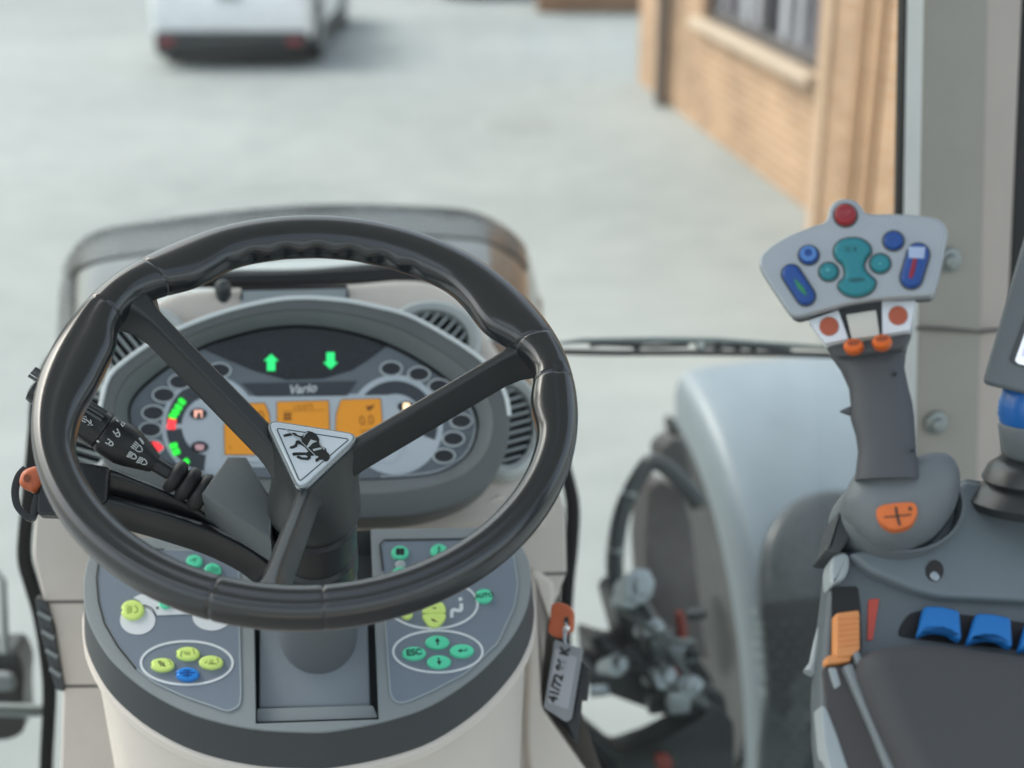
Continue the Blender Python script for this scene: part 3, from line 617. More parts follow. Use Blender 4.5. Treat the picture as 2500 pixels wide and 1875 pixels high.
# collar
col=[(2083,1150),(2060,1190),(2049,1215),(2053,1245),(2096,1294),(2139,1321),(2182,1327),(2232,1314),(2288,1274),(2338,1201),(2347,1145),(2330,1105),(2300,1096),(2255,1104),(2242,1125),(2200,1150),(2140,1165),(2100,1168)]
C=Fr(at(2195,1215,1.005),(-ray(2195,1215)+up*.35).normalized(),rt)
cp=spl(C.pp(col),5); cc2=(sum(a for a,b in cp)/len(cp),sum(b for a,b in cp)/len(cp))
lp=[]
for k,hh in ((.97,-.05),(1.,-.02),(.985,-.010),(.93,-.001),(.82,.007),(.6,.013),(.3,.016)): lp.append([C.w(cc2[0]+(a-cc2[0])*k,cc2[1]+(b-cc2[1])*k,hh) for a,b in cp])
MB().loft(lp).build('collar',collg,joy,sharp=60)
ol=MB().prism(C,spl(C.pp(j2([(570,1200),(605,1160),(700,1140),(830,1135),(868,1165),(870,1220),(820,1300),(720,1335),(650,1320),(590,1270)]),.017),4),.008,.0172,.0008).build('orange_label',ora,joy)
mb=MB()
for L,w_ in (([(715,1170),(725,1240),(745,1305)],.0018),([(630,1245),(700,1240),(830,1225)],.0009),([(815,1170),(825,1195)],.0022)): mb.stroke(C,C.pp(j2(L),.0173),w_,.016,.0177)
mb.build('label_symbol',mat('label_ink',(.05,.03,.02),.6,var=0),ol)
# ================================================================== ARMREST CONSOLE
A=Fr(at(2300,1500,1.015),nrm(50),TR)
arm_=thing('armrest_console',at(2300,1700,1.02),'dark grey armrest console carrying joystick, orange slider and blue finger levers','armrest')
k3=cr(1950,1350,3.16)
dk=[(2037,1345),(2030,1400),(2018,1500),(2003,1680),(2005,1800),(2030,1990),(2700,1990),(2700,1300),(2560,1215),(2440,1175),(2352,1160),(2330,1215),(2250,1320),(2160,1345),(2100,1335)]
MB().prism(A,fil(A.pp(dk),.006),-.022,0,.006,3).build('console_body',armg,arm_,sharp=50)
# raised upper deck in front
UD=[(2072,1350),(2127,1394),(2235,1440),(2300,1456),(2500,1466),(2700,1466),(2700,1300),(2560,1225),(2440,1185),(2352,1170),(2330,1225),(2250,1325),(2160,1350),(2105,1340)]
MB().prism(A,fil(A.pp(UD,.010),.004),-.002,.010,.004,3).build('upper_deck',mat('deck_grey',(.155,.185,.20),.5,bump=.25,bs=900),arm_,sharp=50)
MB().prism(A,A.pp(ell(2282,1393,22,26,20),.0106),.0,.0106).build('screw_well',mat('well_brown',(.03,.028,.027),.7),arm_)
q=A.w(*A.px(2281,1407,.0106),.0106); MB().lathe(q,A.n,[(.0035,-.001),(.0035,.001),(.002,.0016)],14).build('screw',steel,arm_)
# socket around the joystick
SK=Fr(at(2215,1250,1.025),nrm(50),TR)
e=lambda k,hh:[SK.w(a,b,hh) for a,b in SK.pp(ell(2212,1232,148*k,118*k,44))]
MB().loft([e(1.0,-.04),e(1.0,-.004),e(.985,0),e(.93,0),e(.915,-.004),e(.90,-.03)],False,False).build('socket_ring',collg,arm_,sharp=50)
MB().loft([e(.93,-.022),e(.5,-.010)],True,True).build('socket_boot',rub,arm_,sharp=50)
MB().prism(A,fil(A.pp([(2050,1240),(2025,1330),(2012,1345),(2050,1350),(2085,1300)],.012),.004),-.02,.012,.002).build('hinge_bracket',consd,arm_)
MB().prism(A,fil(A.pp(k3([(255,255),(243,120),(262,20),(330,-20),(400,10),(398,120),(360,200),(300,225)]),.008),.004),-.01,.008,.003,3).build('edge_highlight',mat('armrest_pale',(.36,.40,.41),.35),arm_,sharp=60)  # pale piece stands in for the highlight on the console's rounded edge
# slider track and orange slider
MB().prism(A,fil(A.pp(k3([(262,262),(455,255),(478,420),(490,720),(470,790),(240,800),(255,560)]),.001),.003),-.004,.001).build('slider_track',rub,arm_)
so=MB().prism(A,fil(A.pp(k3([(288,462),(470,438),(476,748),(405,800),(284,800)]),.010),.002),.0,.010,.0014).prism(A,fil(A.pp(k3([(215,796),(300,772),(412,766),(402,836),(215,858)]),.0085),.0015),.0,.0085,.001).build('slider',mat('slider_orange',(.74,.30,.10),.45,var=.08),arm_,sharp=50)
mb=MB()
for i in range(6): y=500+i*42; mb.stroke(A,A.pp(k3([(300,y+8),(468,y-10)]),.0104),.0012,.009,.0110)
mb.build('slider_rib',MATS['slider_orange'],so)
MB().prism(A,fil(A.pp(k3([(540,360),(620,350),(572,668),(530,672)]),.0012),.001),-.001,.0012).build('red_scale',mat('red_scale',(.50,.07,.045),.5),arm_)
# lever slot and armrest pad
MB().prism(A,fil(A.pp(k3([(765,640),(785,560),(850,470),(950,440),(1300,480),(1900,560),(1900,760),(1200,700)]),.001),.004),-.004,.0012).build('lever_slot',mat('slot_black',(.008,.009,.01),.6),arm_)
pad=k3([(470,715),(1050,645),(1500,712),(2300,800),(2400,2050),(1040,2050),(800,1540),(610,1130)])
MB().prism(A,fil(A.pp(pad,.032),.03,6),.001,.032,.018,6).build('armrest_pad',padm,arm_,sharp=60)
mb=MB()
for L,w_ in (([(380,860),(560,1260),(740,1700),(860,2000)],.0066),([(440,760),(620,1190),(800,1600),(960,2000)],.0048)): mb.stroke(A,A.pp(k3(L),.010),w_,.0,.010)
mb.build('side_rail',mat('rail_silver',(.25,.28,.29),.4,.1),arm_,bev=.001)
MB().prism(A,fil(A.pp(k3([(190,880),(350,870),(600,1430),(760,1800),(900,2040),(300,2040),(240,1300)]),.004),.003),-.001,.004).build('side_panel',brown,arm_)
MB().prism(A,fil(A.pp(k3([(170,1170),(215,1180),(300,1400),(400,1700),(420,2000),(330,2000),(200,1500)]),.006),.003),-.01,.006,.002).build('lower_trim',MATS['armrest_pale'],arm_)
MB().prism(A,fil(A.pp(k3([(230,880),(290,880),(330,1020),(280,1050)]),.006),.002),-.001,.006,.001).build('trim_tab',MATS['armrest_pale'],arm_)
MB().tube([A.at(*k3([q])[0],-.02) for q in ((225,370),(190,500),(140,690),(110,860),(90,930))],[.0024,.0024,.0024,.003,.0055],10).build('cable_stay',MATS['armrest_pale'],arm_)
# blue finger levers, each its own thing
LV=Fr(A.w(*A.px(2330,1530,.012),.012),nrm(62),TR)
for i,(px,lab) in enumerate(((([(972,402),(1100,405),(1245,438),(1262,665),(1215,640),(1150,597),(1050,585),(985,600),(920,632)]),'leftmost of three blue finger levers in the armrest slot'),
    ([(1372,458),(1490,462),(1640,492),(1655,722),(1600,695),(1545,655),(1470,645),(1395,655),(1300,690)],'middle blue finger lever in the armrest slot'),
    ([(1762,520),(1900,525),(2040,552),(2055,790),(2000,760),(1945,720),(1870,712),(1795,720),(1700,745)],'blue finger lever cut off by the right picture edge'))):
    c=LV.w(*LV.px(*k3([(px[0][0]+150,px[0][1]+120)])[0]),0)
    t=thing('finger_lever',c,lab,'lever','finger levers on the armrest')
    MB().prism(LV,fil(LV.pp(k3(px)),.003),-.007,0,.0025,3).build('paddle',mat('lever_blue',(.012,.17,.50),.5,bump=.2),t,sharp=60)
    MB().tube([c-LV.n*.006,c-LV.n*.035-LV.v*.01],.004,10).build('stem',rub,t)
# ================================================================== LOADER KNOB (right edge)
q=at(2535,1180,1.05); kn=thing('loader_joystick',q,'blue-topped ball knob on stacked black rubber bellows','joystick')
ax=(TZ*.97+TF*.2).normalized(); s_=.96/FP
MB().lathe(q,ax,[(0.0480,-0.0174),(0.0501,-0.0109),(0.0436,-0.0044),(0.0371,0.0000),(0.0403,0.0044),(0.0360,0.0131),(0.0262,0.0196)],40).build('bellows',mat('boot_black',(.03,.033,.034),.35),kn,sharp=40)
MB().lathe(q,ax,[(0.0218,0.0196),(0.0262,0.0240),(0.0283,0.0349),(0.0294,0.0436),(0.0273,0.0469)],36).build('knob_collar',MATS['collar_grey'],kn,sharp=40)
MB().lathe(q,ax,[(0.0283,0.0463),(0.0300,0.0523),(0.0294,0.0610),(0.0256,0.0719),(0.0174,0.0796),(0.0076,0.0828)],36).build('knob_cap',mat('cap_blue',(.015,.13,.42),.3),kn,sharp=60)
# ================================================================== TERMINAL SCREEN (right edge)
M=Fr(at(2480,800,1.02),(-ray(2480,800)+rt*-.25+up*.1).normalized(),rt)
mon=thing('terminal_monitor',at(2600,800,1.02),'grey-framed display screen tilted at the right picture edge','monitor')
mpx=[(2397,926),(2402,938),(2500,962),(2900,1050),(2980,560),(2560,420),(2520,500)]
MB().prism(M,fil(M.pp(mpx),.003),-.03,0,.004,3).build('casing',mat('monitor_grey',(.13,.15,.16),.5,bump=.2),mon,sharp=50)
MB().prism(M,fil(M.pp([(2462,880),(2478,892),(2870,985),(2940,600),(2600,500)],.0006),.002),-.001,.0006).build('screen_surround',consd,mon)
MB().prism(M,fil(M.pp([(2478,880),(2486,888),(2860,975),(2925,615),(2608,520)],.0012),.001),-.001,.0012).build('screen',mat('screen_white',(.5,.55,.6),.3,var=0,emit=(.62,.68,.75),es=.45),mon)
MB().prism(M,M.pp([(2493,870),(2860,955),(2900,700),(2560,620)],.0016),0,.0016).build('screen_content',mat('screen_lilac',(.3,.33,.42),.3,var=0,emit=(.42,.46,.6),es=.45),mon)
MB().tube([M.w(*M.px(2700,850),-.03),M.w(*M.px(2720,900),-.12),at(2760,1300,1.11)],.014,14).build('mount_arm',blk,mon)
# ================================================================== KEY + TAG
kt=cr(1310,1450,5.186)
Q=Fr(at(1367,1515,1.50),(-ray(1367,1515)+TR*-.25+up*.1).normalized(),TR)
key_=thing('ignition_key',Q.o,'orange-headed ignition key in the right side of the dashboard','key')
kb=MB().prism(Q,spl(Q.pp(kt([(200,122),(290,105),(400,150),(455,220),(462,330),(445,470),(385,490),(360,542),(290,560),(220,540),(140,470),(165,300),(178,175)])),5),-.008,0,.003,4).build('key_head',oraf,key_,sharp=60)
MB().prism(Q,Q.pp(kt(ell(375,345,30,58,18)),.0006),-.001,.0006).build('key_hole',mat('hole_dark',(.03,.03,.032),.6),kb)
MB().tube([Q.w(*Q.px(*kt([(200,480)])[0]),-.004),Q.w(*Q.px(*kt([(160,480)])[0]),-.03)],.004,10).build('key_blade',steel,key_)
tg=thing('key_tag',Q.at(1370,1640),'grey key tag with handwritten black number hanging below the key','key tag')
Q2=Fr(Q.o+Q.n*.002,Q.n,TR)
MB().tube([Q2.w(*Q2.px(*kt([q])[0]),.003) for q in ((375,360),(388,410),(380,470),(372,560),(375,640),(360,610),(352,520),(362,440))],.0011,8).build('split_ring',steel,tg)
MB().lathe(Q2.w(*Q2.px(*kt([(378,440)])[0]),.003),Q2.n,[(.002,-.002),(.0042,0),(.002,.003)],14).build('ring_bead',mat('chrome_bead',(.8,.8,.78),.15,.9),tg)
MB().prism(Q2,fil(Q2.pp(kt([(228,575),(588,700),(440,1585),(372,1625),(90,1440)])),.002),-.003,0,.0006).build('tag_sleeve',mat('tag_grey',(.26,.275,.29),.45),tg)
MB().prism(Q2,fil(Q2.pp(kt([(245,690),(512,805),(402,1462),(140,1372)]),.0006),.002),-.001,.0006).build('paper_label',mat('tag_paper',(.40,.41,.44),.6),tg)
a0=V(Q2.px(*kt([(215,1330)])[0])); a1=V(Q2.px(*kt([(365,720)])[0])); cm=(a0+a1)/2; an_=math.atan2(a1.y-a0.y,a1.x-a0.x)
textmesh(Q2,'41/72 86 K',(cm.x,cm.y),.0135,.0008,rot=an_,sx=.95,wt=.0006).build('handwriting',ink,tg)
MB().prism(Q2,fil(Q2.pp(kt([(510,800),(570,840),(655,940),(628,1365),(560,1340),(545,1560),(500,1900),(380,1640),(160,1500),(200,1490),(380,1600),(440,1560)]),-.006),.003),-.014,-.006,.001).build('ignition_bracket',blk,dash)
#SHELL
# ================================================================== WINDSCREEN, WIPER, PILLAR, ROOF
G=Fr(at(1690,850,1.98),-TF,TR)
ws=thing('windscreen',G.o,'clear front windscreen edged by a black rubber seal','windscreen')
gm=bpy.data.materials.new('clear_glass'); gm.use_nodes=True; nt=gm.node_tree; N=nt.nodes; L=nt.links; N.remove(N['Principled BSDF'])
tr=N.new('ShaderNodeBsdfTransparent'); tr.inputs[0].default_value=(.965,.985,.98,1); gl=N.new('ShaderNodeBsdfGlossy'); gl.inputs['Roughness'].default_value=.02
fz=N.new('ShaderNodeFresnel'); fz.inputs[0].default_value=1.25; mx=N.new('ShaderNodeMixShader'); L.new(fz.outputs[0],mx.inputs[0]); L.new(tr.outputs[0],mx.inputs[1]); L.new(gl.outputs[0],mx.inputs[2]); td=N.new('ShaderNodeBsdfTranslucent'); td.inputs[0].default_value=(.85,.87,.86,1); tcg=N.new('ShaderNodeTexCoord'); ng=N.new('ShaderNodeTexNoise'); ng.inputs['Scale'].default_value=5; ng.inputs['Detail'].default_value=6; L.new(tcg.outputs['Object'],ng.inputs['Vector'])
rg_=N.new('ShaderNodeMapRange'); rg_.inputs[1].default_value=.35; rg_.inputs[2].default_value=.7; rg_.inputs[3].default_value=.001; rg_.inputs[4].default_value=.013; L.new(ng.outputs['Fac'],rg_.inputs[0])
m2=N.new('ShaderNodeMixShader'); L.new(rg_.outputs[0],m2.inputs[0]); L.new(mx.outputs[0],m2.inputs[1]); L.new(td.outputs[0],m2.inputs[2]); L.new(m2.outputs[0],N['Material Output'].inputs[0])
gl_,gt_=G.px(-200,-200),G.px(2300,-200)
MB().prism(G,[(gl_[0]-.12,-.95),(gt_[0],-.95),(gt_[0],.95),(gl_[0]-.12,.95)],-.003,.003).build('pane',gm,ws)
MB().box(G.w(gl_[0]-.17,0,.03),TR*.10,TF*.10,TZ*1.9).build('side_post',mat('post_grey',(.33,.32,.29),.55),ws,bev=.015)
sp=[(110,2050),(112,1875),(120,1700),(112,1600),(95,1500),(75,1430),(58,1360),(66,1250),(78,1130),(85,1050),(95,960),(150,860),(300,745),(440,690),(740,680),(1035,665),(1200,745),(1330,905),(1372,1040),(1378,1130),(1400,1230),(1398,1330),(1387,1440),(1380,1600),(1390,1740),(1425,1815),(1490,1885),(1600,2000)]
MB().stroke(G,spl(G.pp(sp,.02),5,False),.018,.004,.022).build('rubber_seal',rub,ws,bev=.003)
wp=thing('windscreen_wiper',G.at(1700,850,-.02),'black windscreen wiper parked level across the glass','wiper')
wl_=lambda L,hh:[G.w(*G.px(x,y,hh),hh) for x,y in L]
MB().tube(wl_([(1330,858),(1500,862),(1700,861),(1900,864),(2040,868)],-.02),.0045,8).build('blade',rub,wp)
arml=MB().tube(wl_([(1360,838),(1420,832),(1600,830),(1750,832),(1900,842),(2040,850)],-.035),[.002,.004,.005,.005,.004,.003],8).build('wiper_arm',mat('wiper_grey',(.16,.19,.19),.4),wp)
mb=MB(); mb.tube(wl_([(1440,844),(1470,840),(1600,846),(1680,843)],-.028),.0032,8); mb.tube(wl_([(1700,846),(1850,848),(1930,856)],-.028),.0032,8); mb.build('bridge',rub,wp)
for x in (1554,1709,1752,1800,1838):
    MB().box(G.w(*G.px(x,846,-.03),-.03),TR*.007,TF*.012,TZ*.012).build('clip',blk if x!=1709 else mat('clip_pale',(.5,.55,.55),.5),wp)
# right pillar
PL=Fr(at(2330,600,1.80),-TF,TR)
pil=thing('cab_pillar',PL.at(2330,1200),'taupe and grey cab pillar with two bolts beside the joystick','pillar')
def edge(x0,x1,hh): # px x at y=0 and y=1000 -> line in the pillar plane
    a=V(PL.px(x0,0,hh)); b_=V(PL.px(x1,1000,hh)); return a,b_
def strip(name,e0,e1,h0,h1,m,dep=.05):
    (a0,b0),(a1,b1)=edge(*e0,h0),edge(*e1,h1); lo=lambda a,b_,y:a+(b_-a)*((y-a.y)/(b_.y-a.y)); lp=[]
    for y in (.62,-.95):
        p=lo(a0,b0,y); q=lo(a1,b1,y); lp.append([PL.w(p.x,y,h0),PL.w(q.x,y,h1),PL.w(q.x,y,h1-dep),PL.w(p.x,y,h0-dep)])
    return MB().loft(lp).build(name,m,pil,bev=.003,seg=3)
strip('edge_seal',(2208,2188),(2222,2202),-.035,-.03,rub,.02)
strip('trim_strip',(2217,2199),(2261,2242),-.03,0,mat('pillar_pale',(.74,.78,.78),.5,bump=.15),.03)
strip('inner_face',(2259,2240),(2412,2390),.0,.006,mat('pillar_grey',(.35,.335,.295),.55,bump=.3),.06)
strip('outer_face',(2410,2388),(2496,2452),.004,-.02,mat('pillar_taupe',(.455,.395,.35),.55,bump=.3),.06)
strip('outer_seal',(2496,2452),(2570,2530),-.03,-.04,rub,.05)
MB().stroke(PL,PL.pp([(2240,803),(2310,806),(2395,812),(2455,806)],.0075),.004,.002,.0078).build('seam',seamm,pil)
for x,y in ((2318,636),(2286,1034)):
    q=PL.w(*PL.px(x,y,.008),.008); MB().lathe(q,-TF,[(.016,-.004),(.016,.002),(.011,.004),(.011,.012),(.008,.015),(.003,.016)],12).build('bolt',mat('zinc',(.30,.33,.32),.4,.7),pil,sharp=30)
# cab roof, floor, rear frame (the cab the camera sits in)
cab=thing('cab_roof',V((0,.3,3.1)),'pale cab roof with an added opening above the driver seat to light the cab','roof')
ctr_=at(1100,900,1.2)
rm=mat('lining',(.62,.61,.59),.9)
for a_,b_,sx_,sy_ in ((-.85,.6,.18,2.5),(.85,.6,.18,2.5),(0,1.33,1.52,1.0),(0,-.45,1.40,.40)): MB().box(V((-.1,0,3.16))+TR*a_+TF*b_,TR*sx_,TF*sy_,TZ*.08).build('roof_panel',rm,cab,bev=.02)  # opening between the panels is added to let sky light in
fl=MB().box(V((-.1,.45,1.12)),TR*1.6,TF*2.3,TZ*.05).build('cab_floor',mat('floor_mat',(.16,.16,.155),.9)); tag(fl,kind='structure')
rearp=thing('cab_rear_frame',V((0,-.9,1.2)),'taupe rear frame of the cab behind the seat','frame')
mb=MB(); mb.box(V((.15,-.75,1.35)),TR*1.7,TF*.06,TZ*.5); mb.build('lower_panel',cream,rearp)
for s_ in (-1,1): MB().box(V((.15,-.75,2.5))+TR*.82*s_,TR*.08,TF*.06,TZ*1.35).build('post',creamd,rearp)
#OUTSIDE
# ================================================================== BONNET
def tp(s,f,z): return V((-.16,1.06,0))+TR*s+TF*f+TZ*z     # tractor coords: right of wheel, ahead of wheel
bon=thing('tractor_bonnet',tp(0,1.2,1.5),'glossy grey tractor bonnet reflecting the yard ahead of the dashboard','bonnet')
bmat=mat('bonnet_gloss',(.035,.039,.042),.13,coat=0,spec=.38,var=.5,vs=5)  # strong tone noise mottles the base colour to imitate dark reflections
sec_=[(1.0,-.72),(1.0,-.34),(.98,-.17),(.925,-.082),(.82,-.036),(.62,-.012),(0,0.006),(-.62,-.012),(-.85,-.028),(-.945,-.07),(-.985,-.16),(-1.0,-.34),(-1.0,-.72)]
rows=[(.72,.35,1.87,.02),(1.0,.375,1.90,.03),(1.3,.425,1.912,.045),(1.5,.455,1.908,.055),(1.64,.455,1.892,.055),(1.74,.425,1.855,.05),(1.95,.34,1.78,.04),(2.3,.32,1.68,.04)]
def hsec(f,off=0):
    for a,b in zip(rows,rows[1:]):
        if a[0]<=f<=b[0]: t=(f-a[0])/(b[0]-a[0]); hw,z,so=[a[k]+(b[k]-a[k])*t for k in (1,2,3)]
    P=spl([(x*hw,z+y*(1 if y>-.2 else .62)) for x,y in sec_],4,False)
    if off: P=[(x+off*(x/hw if abs(x)>.8*hw else 0),y+off) for x,y in P]
    return [tp(a+so,f,b) for a,b in P]
fr_=[.72,.86,1.0,1.15,1.3,1.4,1.5,1.56,1.62,1.67,1.72,1.83,1.95,2.1,2.3]
MB().loft([hsec(f) for f in fr_],True,True).build('bonnet_shell',bmat,bon,sharp=60)
def patch(name,f0,f1,k0,k1,m,off=.003,n=8,sk=0):
    mb=MB(); lo=[]
    for i in range(n+1):
        f=f0+(f1-f0)*i/n; q=hsec(f,off); d=hsec(f,-.004); kk=int(round(sk*i/n)); lo.append(q[k0+kk:k1+1]+d[k0+kk if kk==0 else k0+kk:k1+1][::-1])
    L_=min(len(l) for l in lo); mb.loft([l[:L_//2]+l[len(l)-L_//2:] for l in lo]).build(name,m,bon,sharp=50)
patch('mesh_grille',.84,1.22,18,30,mat('grille_grey',(.30,.335,.345),.6,bump=.6,bs=300))
refl_m=mat('reflection_dark',(.032,.036,.039),.26,var=.8,vs=7,spec=.18)  # dark tone imitating reflections on the bonnet, for the two patches below
patch('nose_dark_reflection',1.36,1.74,12,36,refl_m)
patch('corner_dark_reflection',1.08,1.42,34,41,refl_m)
# ================================================================== FENDER + TYRE
Wc=V((.368,2.95,.75)); WR=.72
fen=thing('front_mudguard',Wc+TR*.25+TZ*.72,'broad pale grey mudguard arching over the front wheel','mudguard')
def fp(s,ph,r): return Wc+TR*s+(-TF*cos(R(ph))+TZ*sin(R(ph)))*r
fs=[(-.010,-.12),(-.014,-.06),(-.010,-.03),(0,-.012),(.018,-.002),(.05,.002),(.15,.006),(.27,.008),(.39,.006),(.49,.002),(.53,-.01),(.545,-.04),(.548,-.10)]
lp=[]
for i in range(27):
    ph=87-85*i/26; lp.append([fp(s_,ph,WR+o) for s_,o in fs]+[fp(s_,ph,WR+o-.006) for s_,o in fs[::-1]])
MB().loft(lp).build('mudguard_shell',mat('mudguard_grey',(.235,.28,.315),.36,var=.1,vs=4,spec=.4),fen,sharp=60)
MB().tube([fp(.33,68,WR+.018),fp(.45,68,WR+.018)],.010,8).build('reflector_bar',blk,fen)
dl=[(-.002,2),(-.002,30),(.004,39),(.03,46),(.085,51.5),(.16,54),(.24,53.5),(.32,49),(.38,42),(.42,32),(.42,2)]
dl=spl(dl,4); cl_=(.18,28); lp=[]
for k,o in ((1.0,-.002),(1.0,.012),(.97,.018),(.9,.024),(.7,.034),(.4,.042)): lp.append([fp(cl_[0]+(a-cl_[0])*k,cl_[1]+(b-cl_[1])*k,WR+o) for a,b in dl])
MB().loft(lp).build('mud_flap',mat('flap_grey',(.055,.064,.068),.28),fen,sharp=60)
lp=[]
for ph in range(36,-3,-3): lp.append([fp(a,ph+(1.2 if a<.2 else 0),WR+.012+.030*math.sin(PI*min(1,max(0,(a+.01)/.43)))**.6+.004) for a in [-.003+.021*k for k in range(21)]])
MB().loft(lp,False,False,False).build('grip_mat',mat('mat_black',(.012,.014,.014),.5),fen,sharp=60)
mb=MB()
for i in range(26):
    for k in range(16):
        a=.008+.026*k+(.013 if i%2 else 0); ph=34-1.45*i; o=.012+.030*math.sin(PI*min(1,max(0,(a+.01)/.43)))**.6+.004; q=fp(a,ph,WR+o); nn=(fp(a,ph,2)-fp(a,ph,1)).normalized()
        mb.lathe(q,nn,[(.0055,-.002),(.0055,.003),(.003,.0045)],6)
mb.build('stud_pattern',mat('stud_black',(.035,.04,.04),.28),fen)
mb=MB()
for i in range(22):
    q=fp(-.014+.012*random.random(),36-1.7*i+random.random(),WR+.004); mb.lathe(q,(V((-.5,-.5,.7))),[(.009,-.004),(.010,.003),(.006,.007)],8,sx=.7)
mb.build('edge_beading',mat('bead_grey',(.34,.38,.39),.3),fen)
mb=MB(); mb.lathe(Wc+TR*.14,TR,[(.30,0),(.48,-.01),(.56,.01),(.585,.05),(.59,.18),(.585,.32),(.56,.36),(.48,.38),(.30,.36)],64)
for i in range(30):
    for s_ in (0,1):
        ph=i*12+s_*6; lp=[]
        for t in (0,1):
            lat=(.135+.18*t) if s_==0 else (.515-.18*t); p2=ph+14*t
            lp.append([fp(lat,p2-2.0,.575),fp(lat,p2-1.7,.622),fp(lat,p2+1.7,.622),fp(lat,p2+2.0,.575)])
        mb.loft(lp)
ty=mb.build('front_wheel',mat('tyre_rubber',(.022,.024,.024),.6,bump=.5,bs=120),fen,sharp=45)
MB().lathe(Wc+TR*.10,TR,[(.10,.04),(.28,.0),(.31,.0),(.31,.40),(.28,.40),(.10,.30)],40).build('rim',mat('rim_grey',(.05,.052,.052),.5),ty,sharp=35)
# ================================================================== ENGINE SIDE
c4=cr(1400,850,1.618)
def slab(par,name,px,d,dep,m,bev=.006,el=15):
    fr=Fr(at(sum(x for x,y in px)/len(px),sum(y for x,y in px)/len(px),d),nrm(el),TR); return MB().prism(fr,fil(fr.pp(px),.012),-dep,0,bev).build(name,m,par,sharp=50)
eng=thing('engine_side',at(1640,1500,2.5),'dark engine side with brown panel and metal fittings left of the front wheel','engine')
slab(eng,'radiator_panel',c4([(300,560),(340,520),(430,560),(470,690),(495,900),(515,1100),(540,1240),(420,1180),(300,1010),(285,780)]),2.55,.10,mat('rad_brown',(.135,.118,.112),.5,var=.3,vs=9))
slab(eng,'upper_block',c4([(345,400),(400,350),(440,370),(475,520),(440,560),(360,460)]),2.70,.08,brown)
slab(eng,'frame_bracket',c4([(160,1000),(200,960),(300,1000),(330,1120),(500,1230),(560,1320),(540,1420),(330,1340),(180,1330),(90,1300),(75,1160),(130,1180),(215,1200)]),2.42,.12,mat('engine_black',(.034,.036,.036),.45,var=.3,vs=10))
slab(eng,'axle_beam',c4([(60,1300),(240,1270),(420,1290),(600,1370),(620,1480),(480,1500),(330,1440),(60,1340)]),2.36,.14,MATS['engine_black'])
slab(eng,'lower_arm',c4([(20,1420),(60,1500),(190,1610),(330,1560),(480,1480),(560,1400),(640,1480),(640,1800),(100,1800),(10,1560)]),2.34,.08,mat('engine_charcoal',(.03,.033,.034),.4,var=.3,vs=8))
slab(eng,'red_bracket',c4([(410,1050),(440,1040),(455,1150),(425,1180)]),2.45,.02,mat('engine_red',(.30,.05,.035),.5))
slab(eng,'red_bracket',c4([(395,1265),(430,1270),(425,1310),(395,1310)]),2.3,.02,MATS['engine_red'])
slab(eng,'red_bracket',c4([(330,1610),(400,1620),(390,1690),(340,1680)]),2.28,.02,MATS['engine_red'])
for x,y,r_ in ((258,940,.026),(232,985,.016),(175,1250,.017),(360,1298,.019),(470,1335,.015),(320,1105,.014),(440,1330,.014)):
    q=at(*c4([(x,y)])[0],2.28); MB().lathe(q,nrm(35)+TR*.3,[(r_*.7,-.05),(r_*.8,-.02),(r_,-.012),(r_,.004),(r_*.6,.006),(r_*.55,.02),(r_*.3,.022)],8,sx=1.2).build('fitting',MATS.get('alu') or mat('alu',(.42,.46,.48),.45,.4),eng,sharp=30)
rg=random.Random(3)
for k in range(9):
    x,y=rg.uniform(95,540),rg.uniform(1010,1420); q=at(*c4([(x,y)])[0],rg.uniform(2.24,2.34)); l=rg.uniform(.012,.035)
    MB().box(q,TR*l*rg.uniform(.6,1.8),TF*l,TZ*l*rg.uniform(.5,1.2)).build('clamp_block',(MATS['engine_black'],MATS['alu'],mat('engine_charcoal',(.03,.033,.034),.4,var=.3,vs=8),brown)[k%4],eng,bev=.003)
for k in range(5):
    a=c4([(rg.uniform(120,300),rg.uniform(1000,1250))])[0]; b_=c4([(rg.uniform(330,560),rg.uniform(1150,1420))])[0]; m_=((a[0]+b_[0])/2,(a[1]+b_[1])/2+rg.uniform(-50,70))
    MB().tube([V(q) for q in spl([tuple(at(*a,2.31)),tuple(at(*m_,2.27)),tuple(at(*b_,2.31))],6,False)],.007,8).build('hydraulic_line',MATS['engine_black'] if k%2 else mat('line_grey',(.12,.13,.13),.35),eng)
MB().tube([at(*c4([q])[0],2.33) for q in ((320,1160),(400,1190),(480,1215))],.014,12).build('hydraulic_pipe',MATS['alu'],eng)
mb=MB(); mb.tube([at(*c4([q])[0],2.4) for q in ((90,1130),(115,1190),(160,1210))],.016,10); mb.build('pipe_stub',MATS['engine_black'],eng)
hs=thing('rubber_hose',at(1500,1400,2.45),'thick black hose looping over beside the mudguard','hose')
pts=[(500,620),(440,545),(370,475),(318,448),(285,470),(235,550),(195,640),(172,740),(162,860),(175,960),(205,1030)]
MB().tube([V(q) for q in spl([tuple(at(*c4([q])[0],2.5)) for q in pts],4,False)],.0155,14).build('hose_body',mat('hose_black',(.05,.056,.06),.22),hs)
for x,y in ((222,575),(168,800)): q=at(*c4([(x,y)])[0],2.5); MB().lathe(q-TZ*.008,TZ,[(.014,0),(.0155,.003),(.0155,.014),(.014,.017)],16).build('hose_clip',steel,hs)
st=thing('front_step',at(20,1700,2.2),'dark blurred step bracket outside the left of the cab','step')
slab(st,'step_plate',[(-120,1600),(40,1590),(60,1640),(55,1700),(60,1790),(20,1810),(-120,1810)],2.2,.10,MATS['engine_charcoal'])
slab(st,'grey_panel',[(-120,1640),(30,1650),(40,1690),(-120,1700)],2.15,.02,mat('step_grey',(.22,.24,.25),.5))
MB().tube([at(-60,1340,2.3),at(5,1420,2.25),at(12,1600,2.2)],.007,12).build('rail',mat('rail_grey',(.20,.22,.22),.4),st)
